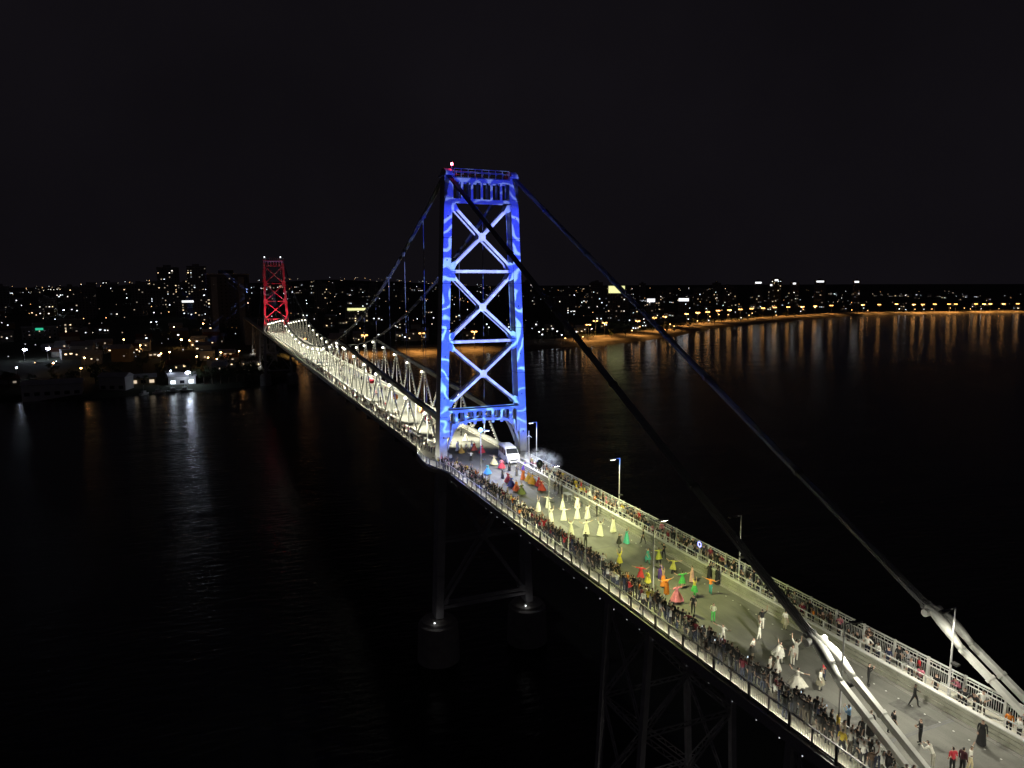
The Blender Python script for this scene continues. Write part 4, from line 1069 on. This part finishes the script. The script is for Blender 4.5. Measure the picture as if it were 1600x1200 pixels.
# ---- small things on the deck
tb = thing('folding_table', 'small white framed table at the right barrier', 'table', (1.55, -25.2, 0))
MB().box(-.32, .32, -.6, .6, .74, .78).build('table_top', white_paint, tb)
for sx in (-.28, .28):
    for sy in (-.56, .56): MB().box(sx-.025, sx+.025, sy-.025, sy+.025, 0, .74).build('leg', white_paint, tb)
bl = thing('balloon', 'large dark balloon held over the right colourful row', 'balloon', (.9, -18.6, 0))
MB().lathe([(.03, 2.28), (.14, 2.36), (.34, 2.62), (.46, 2.95), (.42, 3.25), (.25, 3.45), (.05, 3.52)], (0, 0, 0), 16).build('balloon_skin', mat('dark_balloon', (.012, .016, .02), .25), bl, True)
MB().tube([(0, 0, 1.2), (.02, 0, 1.8), (0, 0, 2.3)], .008, 5).build('string', white_paint, bl)
rg = thing('ring_toy', 'glowing violet ring toy held among the right spectators', 'toy', (3.05, -48.5, 0))
rr = MB(); N = 18
rr.tube([(0, .22*math.cos(2*math.pi*i/N), 2.05+.22*math.sin(2*math.pi*i/N)) for i in range(N+1)], .035, 6); rr.build('ring', E_SCREEN, rg); MB().tube([(0, 0, 1.3), (0, 0, 1.83)], .02, 6).build('handle', white_paint, rg)
# parasol-like red and orange decorations over the main span roadway
for i, (x, y, z, c, lab) in enumerate(((-3.9, 60, 4.6, RD, 'red paper lantern hanging over the span, farther one'), (-3.9, 15.5, 3.6, RD, 'red paper lantern hanging over the span, near the tower'), (-2.9, 42, 3.4, OR, 'orange paper lantern hanging over the span, farther one'), (-2.6, 23.5, 3.6, OR, 'orange paper lantern hanging over the span, nearer one'), (-2.2, 25.5, 4.2, GD, 'amber paper lantern hanging over the span'))):
    t = thing('paper_lantern', lab, 'lantern', (x, y, 0), group='paper lanterns on the span')
    MB().ball((0, 0, z), .55, 12, 8, 0, 1.15).build('lantern_shade', mat('paper_%d' % (i if c is not RD else 90), c, .8), t, True)
    MB().tube([(-1.05, 0, 0), (-1.05, 0, z+1), (0, 0, z+1), (0, 0, z+.6)], .03, 5).build('stand', pole_paint, t)

ms = thing('flag_mast', 'thin white mast with two drooping arms beside the right tower leg', 'mast', (5.0, -6.2, .1))
MB().tube([(0, 0, 0), (0, 0, 4.6)], .035, 6).build('pole', white_paint, ms)
for q in (-1, 1): MB().tube([(0, 0, 3.9), (q*.45, 0, 3.55)], .03, 5).build('arm', white_paint, ms)
# ---- stage smoke drifting over the fence by the tower
sm = bpy.data.materials.new('stage_smoke'); sm.use_nodes = True; n, l = sm.node_tree.nodes, sm.node_tree.links
n.remove(n['Principled BSDF']); pv = n.new('ShaderNodeVolumePrincipled'); pv.inputs['Color'].default_value = (.92, .95, 1, 1); pv.inputs['Anisotropy'].default_value = .1
tc = n.new('ShaderNodeTexCoord'); nz = n.new('ShaderNodeTexNoise'); nz.inputs['Scale'].default_value = 1.25; nz.inputs['Detail'].default_value = 8; nz.inputs['Distortion'].default_value = 1.2; l.new(tc.outputs['Object'], nz.inputs['Vector'])
gr = n.new('ShaderNodeTexGradient'); gr.gradient_type = 'SPHERICAL'; mp = n.new('ShaderNodeMapping'); mp.inputs['Scale'].default_value = (.33, .24, .55); l.new(tc.outputs['Object'], mp.inputs[0]); l.new(mp.outputs[0], gr.inputs[0])
mr = n.new('ShaderNodeMapRange'); mr.inputs[1].default_value = .46; mr.inputs[2].default_value = .72; l.new(nz.outputs[0], mr.inputs[0])
g2 = n.new('ShaderNodeMath'); g2.operation = 'POWER'; g2.inputs[1].default_value = 1.8; l.new(gr.outputs[1], g2.inputs[0])
mu = n.new('ShaderNodeMath'); mu.operation = 'MULTIPLY'; l.new(mr.outputs[0], mu.inputs[0]); l.new(g2.outputs[0], mu.inputs[1])
m3 = n.new('ShaderNodeMath'); m3.operation = 'MULTIPLY'; m3.inputs[1].default_value = 1.5; l.new(mu.outputs[0], m3.inputs[0]); l.new(m3.outputs[0], pv.inputs['Density'])
l.new(pv.outputs[0], n['Material Output'].inputs['Volume'])
so = MB().ball((0, 0, 0), 1, 16, 10).build('smoke', sm, None, False, (5.0, -10.9, 1.35)); so.scale = (1, 1, 1)
for v_ in so.data.vertices: v_.co = (v_.co.x*3.0, v_.co.y*4.1, v_.co.z*1.8)
tag(so, 'white stage smoke drifting over the fence beside the right tower leg', 'smoke', kind='stuff')

# ================================================================== TOWN ON THE FAR SHORES
WALLS = [mat('plaster_pale', (.40, .38, .34), .9, noise=.15, nscale=.3), mat('plaster_grey', (.26, .26, .27), .9, noise=.15, nscale=.3), mat('plaster_ochre', (.38, .28, .16), .9, noise=.15, nscale=.3), mat('plaster_white', (.60, .59, .56), .9, noise=.1, nscale=.3)]
roof_m = [mat('clay_roof', (.20, .09, .06), .9, noise=.25, nscale=.6), mat('sheet_roof', (.40, .40, .41), .7, noise=.2, nscale=.4)]
win_off = mat('unlit_window', (.02, .02, .025), .1)
PANE = MB().box(-.55, .55, -.04, .02, -.45, .45).mesh('window', E_WIN[0])
PANES = []
for e in E_WIN:
    me = PANE.copy(); me.materials.clear(); me.materials.append(e); PANES.append(me)
FACE = R(-16)                                       # houses look down to the bay
def face_cam(x, y):
    return math.atan2(y-CAM.y, x-CAM.x)-math.pi/2
PROM = [(30, 471), (80, 484), (129, 488), (178, 494), (311, 529), (345, 575), (340, 547), (396, 572), (446, 614), (475, 635), (549, 692), (590, 722), (617, 735), (664, 771), (695, 783), (731, 801), (767, 817), (804, 832), (846, 851), (884, 860), (928, 872), (977, 891), (1037, 911), (1126, 919), (1172, 921), (1219, 921), (1247, 905), (1266, 900), (1300, 900), (1329, 891), (1343, 887), (1390, 878), (1407, 873), (1423, 871), (1453, 864), (1486, 857)]
LASTLAMP = [None]
NUM = ['first', 'second', 'third', 'fourth', 'fifth', 'sixth', 'seventh', 'eighth', 'ninth', 'tenth', 'eleventh', 'twelfth', 'thirteenth', 'fourteenth', 'fifteenth', 'sixteenth', 'seventeenth', 'eighteenth', 'nineteenth', 'twentieth']
def bearing(x, y): return math.atan2(x-CAM.x, y-CAM.y)
MARKS = [(-.27, 'by the left picture edge'), (-.205, 'below the green sign'), (-.15, 'around the low lit block'), (-.10, 'left of the slim high rises'), (-.045, 'by the left slim high rise'), (-.008, 'by the right slim high rise'), (.032, 'by the pale bayed block'),
         (.082, 'beside the red tower'), (.12, 'behind the far truss'), (.16, 'left of the chain joint'), (.20, 'behind the chain joint'), (.245, 'behind the first hangers'), (.29, 'left of the blue tower'), (.355, 'seen through the blue tower'), (.42, 'just right of the blue tower')]
def place(x, y):
    b = bearing(x, y)
    if b < .45: w1 = min(MARKS, key=lambda m_: abs(m_[0]-b))[1]
    else:
        k = min(range(4, len(PROM)), key=lambda i: abs(bearing(*PROM[i])-b))
        w1 = 'near lamp %s right of tower' % NUM[k-4] if k < 24 else 'near lamp %s from right edge' % NUM[len(PROM)-1-k]
    d = y-shore_y(x)
    return ('on the shore ' if d < 70 else 'low down ' if d < 220 else 'halfway up ' if d < 650 else 'on the skyline ')+w1
def street_lamp(x, y, h, em, label, group, r=.55, arm=1.0, double=False):
    z = ground(x, y); t = thing('street_lamp', label, 'street lamp', (x, y, z), face_cam(x, y), group)
    LASTLAMP[0] = t
    MB().tube([(0, 0, -.5), (0, 0, h)], [.16, .08], 6).build('pole', pole_paint, t)
    for s in ((-1, 1) if double else (1,)):
        hd = MB().tube([(0, 0, h-.4), (s*arm, -.2, h)], .06, 5).build('arm', pole_paint, t)
        MB().ball((s*arm, -.2, h), r, 8, 5, 0, .55).build('lamp_head', em, hd)
def seqlab(fmt, n): return [fmt % k for k in range(n)]
for i, (x, y) in enumerate(PROM):
    if i == 0: lb = 'tall orange lamp on the shore hidden behind the main span'
    elif i < 3: lb = 'tall orange promenade lamp %s the blue hangers' % ('left of' if i == 1 else 'beside')
    elif i == 3: lb = 'tall orange promenade lamp seen through the blue tower'
    elif i < 24: lb = 'tall orange promenade lamp, %s to the right of the blue tower' % NUM[i-4]
    else: lb = 'tall orange lamp on the far right shore, %s from the right edge' % NUM[len(PROM)-1-i]
    street_lamp(x, y, 15.5, E_WARM, lb, 'promenade lamps', 1.1 if y < 700 else 1.55, 1.6, True)
    lamp('lamp_light', 'SPOT', (0, -.2, 15), 30000, (1, .48, .13), LASTLAMP[0], .2, (0, -.2, 0), 140, .6)
LOW = [(463, 697), (379, 558), (415, 599), (344, 583), (294, 511), (272, 505), (463, 636), (481, 634), (469, 609), (579, 730), (567, 694), (652, 776), (595, 706), (700, 815), (718, 815), (688, 750), (793, 846), (742, 795), (871, 877), (802, 801), (1000, 944), (936, 885), (1320, 1121), (1091, 914), (1177, 962), (1120, 903), (1246, 902), (1267, 899), (1347, 902), (1376, 893), (1399, 874), (1441, 866), (1486, 856), (1222, 903), (1287, 897), (1374, 879)]
for i, (x, y) in enumerate(LOW):
    street_lamp(x, y, 6.5, [E_WHITE, E_LOW, E_LOW][i % 3], 'low %s lamp %s' % (['white', 'orange', 'orange'][i % 3], place(x, y)), 'low %s shore lamps' % ['white', 'orange', 'orange'][i % 3], .65)
WHITE = [(-151, 470), (-138, 472), (-139, 386), (-213, 967), (-202, 957), (-49, 337), (-58, 345), (-236, 1146), (-145, 1118), (-97, 454), (-60, 1267), (-55, 1237), (-83, 999), (-45, 940), (-6, 903), (-5, 648), (-96, 878), (-92, 755), (-87, 758), (-32, 640), (119, 1367), (126, 1215), (121, 1170), (164, 1273), (165, 1012), (108, 561), (126, 535), (229, 787), (179, 978), (147, 761), (246, 642), (233, 602), (267, 551), (282, 574), (257, 523), (296, 580), (287, 551), (275, 517), (303, 540)]
WL = {0: 'glaring white floodlight on the left bank, left one of a pair', 1: 'glaring white floodlight on the left bank, right one of a pair', 2: 'white lamp low on the left bank at the picture edge', 5: 'cool white quay lamp, right of the lit boatyard', 6: 'cool white quay lamp over the lit boatyard'}
for i, (x, y) in enumerate(WHITE):
    big = i in (0, 1, 5)
    street_lamp(x, y, 7.5, E_COOL if i < 7 else E_WHITE, WL.get(i, 'white street lamp ' + place(x, y)),
                'white town lamps left' if x < 60 else 'white town lamps centre' if x < 200 else 'white town lamps right', (1.35 if big else .45 if y < 500 else .7), .5)
ORANGE = [(-124, 404), (-110, 422), (-106, 377), (-91, 490), (-83, 485), (-57, 528), (-18, 435), (-33, 397), (-98, 535), (-41, 715), (-68, 690), (-67, 432), (-45, 412), (-51, 520), (-30, 430), (-62, 440), (-38, 405)]
for i, (x, y) in enumerate(ORANGE):
    street_lamp(x, y, 6.5, E_WARM2, 'orange street lamp ' + place(x, y), 'orange lamps on the left bank', .75 if i in (3, 5) else .42, .5)

def window(t, x, y, z, k, sx=1, sz=1):
    o = ob('window', PANES[k], t, (x, y, z)); o.scale = (sx, 1, sz); return o
def house(x, y, w_, d_, h, label, group, wins, wall, rf, flat=False, seed=0, rz=None):
    r_ = random.Random(seed); z = ground(x, y)-.4
    t = thing('house', label, 'house', (x, y, z), face_cam(x, y)+r_.uniform(-.4, .4) if rz is None else rz, group)
    MB().box(-w_/2, w_/2, -d_/2, d_/2, -3, h).build('wall', WALLS[wall], t)
    if flat: MB().box(-w_/2-.2, w_/2+.2, -d_/2-.2, d_/2+.2, h, h+.4).build('roof', roof_m[1], t)
    else:
        rm = MB(); e = .5; k = h+w_*.22
        rm.v = [(-w_/2-e, -d_/2-e, h-.1), (w_/2+e, -d_/2-e, h-.1), (w_/2+e, d_/2+e, h-.1), (-w_/2-e, d_/2+e, h-.1), (-w_/2-e, 0, k), (w_/2+e, 0, k)]
        rm.f = [(0, 1, 5, 4), (2, 3, 4, 5), (1, 2, 5), (3, 0, 4), (0, 3, 2, 1)]; rm.mi = [0]*5; rm.build('roof', roof_m[rf], t)
    for q in range(wins):
        window(t, -w_/2+w_*(q+.5+r_.uniform(-.2, .2))/max(1, wins), -d_/2-.04, r_.uniform(1.6, max(1.7, h-1)), r_.choice([0, 1, 2, 2, 3, 4, 4, 5, 6] if y > 600 else [0, 0, 1, 3, 3, 5]), r_.uniform(.5, 1.5), r_.uniform(.5, 1.2))
    return t
HR = random.Random(77)
def scatter(n, x0, x1, d0, d1, label, group, pw=1.0):
    for i in range(n):
        for _ in range(60):
            x = HR.uniform(x0, x1); y = shore_y(x)+d0+(d1-d0)*HR.random()**pw
            if -.225 < bearing(x, y) < 1.02: break
        nw = HR.choice([1, 1, 2, 2, 3])
        house(x, y, HR.uniform(8, 13), HR.uniform(7, 10), HR.choice([3.5, 4, 6.5, 6.5, 9]), label % ['', 'one lit window', 'two lit windows', 'three lit windows'][nw]+' '+place(x, y), group, nw, HR.randrange(4), HR.randrange(2), HR.random() < .3, HR.randrange(10**6))
scatter(34, -150, -10, 40, 260, 'small house with %s', 'small shore houses')
scatter(92, -420, 20, 260, 1250, 'hillside house with %s', 'hillside houses with lit windows')
scatter(14, 60, 210, 45, 200, 'small house with %s', 'small shore houses')
scatter(44, 40, 330, 250, 1500, 'hillside house with %s', 'hillside houses with lit windows')
scatter(22, 230, 700, 60, 200, 'low building with %s', 'buildings along the promenade')
scatter(52, 330, 1150, 150, 1300, 'hillside house with %s', 'hillside houses with lit windows')
scatter(40, 1100, 1900, 30, 700, 'far house with %s', 'houses on the far right shore')

WALLS.append(mat('dark_tiles', (.09, .09, .095), .8, noise=.2, nscale=.3))
def apartment(x, y, w_, d_, top, label, group, lit=.16, wall=1, crown=None, bands=False, seed=0, sign=None):
    r_ = random.Random(seed); z0 = ground(x, y)-2; h = top-z0
    t = thing('apartment_tower', label, 'building', (x, y, z0), face_cam(x, y), group)
    MB().box(-w_/2, w_/2, -d_/2, d_/2, -2, h).build('wall', WALLS[wall], t)
    rf = MB().box(-w_/2-.3, w_/2+.3, -d_/2-.3, d_/2+.3, h, h+.8).build('roof', roof_m[1], t)
    MB().box(-w_*.2, w_*.15, -d_*.2, d_*.2, h+.8, h+4).build('lift_house', WALLS[wall], rf)
    if bands:
        for s in (-.31, .31): MB().box(w_*s-w_*.07, w_*s+w_*.07, -d_/2-.5, -d_/2, 0, h-2).build('pale_bay', WALLS[1], t)
    fl = int((h-3)/3.1); cols = max(2, int(w_/3.4)); dk = MB()
    for f_ in range(fl):
        for c in range(cols):
            xx = -w_/2+w_*(c+.5)/cols; zz = 3+f_*3.1
            if bands and abs(abs(xx/w_)-.31) < .08: continue
            if r_.random() < lit: window(t, xx, -d_/2-.04, zz+.4, r_.choice([0, 1, 2, 3, 3, 5, 5, 6]), r_.uniform(.6, 1.4), r_.uniform(.7, 1.2))
            else: dk.box(xx-.7, xx+.7, -d_/2-.05, -d_/2+.1, zz-.2, zz+1.1)
    if dk.v: tag(dk.build('unlit_windows', win_off, t), kind='stuff')
    if crown: MB().box(-w_*crown[0]/2, w_*crown[0]/2, -d_/2-.3, -d_/2-.05, h-crown[1]-.5, h-.5).build('lit_sign', crown[2], t)
    return t
apartment(-18, 600, 36, 16, 37, 'tall dark apartment block with two pale vertical bays, left of the red tower', None, .07, 4, None, True, 3)
apartment(-86, 1098, 30, 18, 55, 'left one of two slim high rises on the left skyline', None, .18, 1, None, False, 4)
apartment(-47, 1100, 27, 18, 57, 'right one of two slim high rises on the left skyline', None, .22, 0, None, False, 5)
apartment(-156, 691, 20, 12, -4, 'low apartment block with lit ground floor on the left bank', None, .35, 1, None, False, 6)
apartment(-172, 640, 26, 12, -8, 'dark block with a green lit roof sign on the left bank', None, .05, 1, (.22, 1.8, E_SIGN_G), False, 7)
apartment(-55, 905, 34, 12, 10, 'long hillside block with a bright white top on the left bank', None, .10, 1, (.55, 2.2, E_SIGN_W), False, 8)
apartment(480, 756, 24, 14, 26, 'dark office block with a yellow glowing top right of the blue tower', None, .05, 1, (.9, 9.5, E_SIGN_Y), False, 9)
apartment(700, 905, 17, 14, 5, 'dark block carrying a glaring white billboard above the promenade', None, .03, 1, (.95, 4.5, E_SIGN_W), False, 10)
apartment(608, 864, 15, 14, 6, 'dark block with a bright white sign behind the middle promenade lamps', None, .10, 1, (.8, 5, E_SIGN_W), False, 11)
apartment(150, 880, 30, 14, -2, 'pale lit hall on the slope behind the main span', None, .25, 3, (.8, 3, E_SIGN_Y), False, 12)
for i, (x, y, w_, tp, cw) in enumerate([(1026, 1095, 16, 33, .75), (1010, 1040, 12, 28, .3), (1062, 1082, 20, 38, .35), (1080, 1050, 18, 31, .3), (1160, 1060, 22, 35, .65), (1220, 1020, 14, 34, .6)]):
    apartment(x, y, w_, 16, tp, 'far shore high rise with a bright roof sign, %s from the left' % NUM[i], 'high rises with bright roof signs', .12, 2 if i == 2 else 1, (cw, 3.2, E_SIGN_W), False, 30+i)
for i in range(26):
    x = 420+i*30+HR.uniform(-14, 14); y = shore_y(x)+HR.uniform(180, 620)
    apartment(x, y, HR.uniform(14, 22), 14, HR.uniform(2, 34), 'dark block with scattered lit windows ' + place(x, y), 'dark apartment blocks', HR.uniform(.05, .16), HR.choice([0, 1, 1]), None, False, 60+i)
for i in range(16):
    x = -400+i*24+HR.uniform(-14, 14); y = 900+HR.uniform(0, 600)
    apartment(x, y, HR.uniform(14, 22), 14, HR.uniform(12, 30), 'dark block with scattered lit windows ' + place(x, y), 'dark apartment blocks', HR.uniform(.06, .16), HR.choice([0, 1, 1]), None, False, 160+i)
for i in range(14):
    x = 60+i*22+HR.uniform(-10, 10); y = 1100+HR.uniform(0, 600)
    apartment(x, y, HR.uniform(14, 20), 14, HR.uniform(18, 32), 'dark block with scattered lit windows ' + place(x, y), 'dark apartment blocks', HR.uniform(.06, .14), HR.choice([0, 1, 1]), None, False, 260+i)

# countless far street lights on the slopes, too small to tell apart
def town_lights():
    r_ = random.Random(91); tl = MB(); ms = [emis('town_point_%d' % i, c, e) for i, (c, e) in enumerate((((1, .55, .22), 4), ((1, .85, .62), 3), ((.85, .93, 1), 4), ((1, .75, .5), .9), ((.9, .95, 1), 1.0)))]
    for q in ms: q.cycles.emission_sampling = 'NONE'
    k = 0
    while k < 620:
        b = r_.uniform(-.22, 1.02); D = r_.uniform(520, 2600)*(1 if b < .5 else 1.0); x = CAM.x+D*math.sin(b); y = CAM.y+D*math.cos(b)
        if y < shore_y(x)+60: continue
        k += 1
        c = Vector((x, y, ground(x, y)+r_.uniform(4, 9))); q = r_.uniform(.28, .55)*(D/1000)**.5; k0 = len(tl.v); mi = r_.choice([0, 0, 1, 2, 3, 3, 3, 4, 4])
        tl.v += [tuple(c+Vector(d_)*q) for d_ in ((1, 0, 0), (-1, 0, 0), (0, 1, 0), (0, -1, 0), (0, 0, 1), (0, 0, -1))]
        for F in ((0, 2, 4), (2, 1, 4), (1, 3, 4), (3, 0, 4), (2, 0, 5), (1, 2, 5), (3, 1, 5), (0, 3, 5)): tl.f.append(tuple(k0+j for j in F)); tl.mi.append(mi)
    tag(tl.build('town_lights', ms), 'scatter of far town lights over the dark slopes beyond the bay', 'lights', kind='stuff')
town_lights()
# waterfront sheds and boatyard on the left bank
def shed(x, y, w_, d_, h, label, wall, open_mat=None, rz=R(3)):
    z = max(ground(x, y), -30.2)-.6; t = thing('quay_shed', label, 'shed', (x, y, z), rz)
    MB().box(-w_/2, w_/2, -d_/2, d_/2, -3, h).build('wall', WALLS[wall], t)
    rm = MB(); e = .6
    rm.v = [(-w_/2-e, -d_/2-e, h), (w_/2+e, -d_/2-e, h), (w_/2+e, d_/2+e, h), (-w_/2-e, d_/2+e, h), (-w_/2-e, 0, h+2), (w_/2+e, 0, h+2)]
    rm.f = [(0, 1, 5, 4), (2, 3, 4, 5), (1, 2, 5), (3, 0, 4), (0, 3, 2, 1)]; rm.mi = [0]*5; rm.build('roof', roof_m[1], t)
    n = max(2, int(w_/4))
    for i in range(n):
        xx = -w_/2+w_*(i+.5)/n
        MB().box(xx-1.2, xx+1.2, -d_/2-.06, -d_/2+.05, 1.0, 2.8).build('window', open_mat if (open_mat and i % 2 == 0) else win_off, t)
    return t
shed(-112, 331, 26, 12, 6.5, 'long grey quay shed with a pale roof on the left shore', 3)
shed(-84, 338, 14, 9, 7.5, 'grey boathouse with a slipway on the left shore', 3, None, R(-22))
shed(-72, 352, 13, 8, 4.0, 'ochre lit shed behind the boathouse', 2, E_WIN[3])
shed(-52, 346, 14, 8, 5, 'boatyard hall with cyan white lit bays', 3, E_WIN[2])
for i, (x, y, a) in enumerate(((-63, 328.5, .5), (-56, 331, .2), (-50, 331.5, -.3), (-70, 326, 1.0))):
    bt = thing('moored_boat', 'small white boat moored at the boatyard, %s from the left' % ['second', 'third', 'fourth', 'first'][i], 'boat', (x, y, WZ+.1), a, 'boats at the boatyard')
    hb = MB(); P = [(-3.2, .9), (-1, 1.2), (1.5, 1.0), (3.6, .08)]
    for xx, q in P: hb.v += [(xx, -q, .9), (xx, -q*.6, -.3), (xx, q*.6, -.3), (xx, q, .9)]
    for k in range(3):
        for j in range(4): a0 = k*4+j; b0 = k*4+(j+1) % 4; hb.f.append((a0, b0, b0+4, a0+4)); hb.mi.append(0)
    hb.f += [(0, 3, 2, 1), (12, 13, 14, 15)]; hb.mi += [0, 0]
    hb.build('hull', white_paint, bt); c = MB().box(-1.6, .8, -.7, .7, .9, 2.2).build('cabin', white_paint, bt); MB().box(.81, .85, -.55, .55, 1.4, 2.0).build('window', glass_dark, c)
    MB().tube([(-.4, 0, 2.2), (-.4, 0, 5.5)], .05, 5).build('mast', pole_paint, bt)

# trees along the shores
def tree_proto(seed):
    r_ = random.Random(seed); b = MB()
    cl = [(r_.uniform(-2.6, 2.6), r_.uniform(-2.6, 2.6), r_.uniform(3.6, 7.6), r_.uniform(.9, 1.7)) for _ in range(11)]
    for x, y, z, q in cl:
        for _ in range(46):
            d = Vector((r_.gauss(0, 1), r_.gauss(0, 1), r_.gauss(0, 1))).normalized()*q*r_.uniform(.5, 1.1); c = Vector((x, y, z))+d
            u_ = Vector((r_.gauss(0, 1), r_.gauss(0, 1), r_.gauss(0, 1))).normalized(); v_ = u_.cross(d).normalized(); s = r_.uniform(.16, .34)
            b.quad([c-u_*s, c+v_*s*.6, c+u_*s, c-v_*s*.6])
    cr = b.mesh('crown', leaf)
    t = MB().tube([(0, 0, -.6), (.1, 0, 2), (-.1, .1, 4), (0, 0, 6)], [.32, .25, .18, .06], 7)
    for k in range(5):
        x, y, z, q = cl[k]; t.tube([(0, 0, 2.6+.3*k), (x*.5, y*.5, (z+3)/2), (x, y, z)], [.13, .09, .04], 5)
    return cr, t.mesh('trunk', bark)
TP = [tree_proto(k) for k in (1, 2, 3)]
def tree(x, y, label, group, s=1):
    cr, tr = TP[HR.randrange(3)]; t = thing('tree', label, 'tree', (x, y, ground(x, y)), HR.uniform(0, 6), group); t.scale = (s, s, s)
    ob('trunk', tr, t); ob('crown', cr, t)
for i in range(48):
    x = 90+i*17+HR.uniform(-9, 9); y_ = shore_y(x)+HR.uniform(14, 44); tree(x, y_, 'dark tree ' + place(x, y_), 'dark shore trees', HR.uniform(.7, 1.2))
for i in range(22):
    x = -150+i*7.2+HR.uniform(-3, 3); y_ = shore_y(x)+HR.uniform(14, 70); tree(x, y_, 'dark tree ' + place(x, y_), 'dark shore trees', HR.uniform(.8, 1.3))
for i in range(12):
    x = -45+i*4.4; tree(x, shore_y(x)+HR.uniform(6, 14), 'dark tree beneath the red tower, %s from the left' % NUM[i], 'trees beneath the red tower', HR.uniform(.9, 1.3))
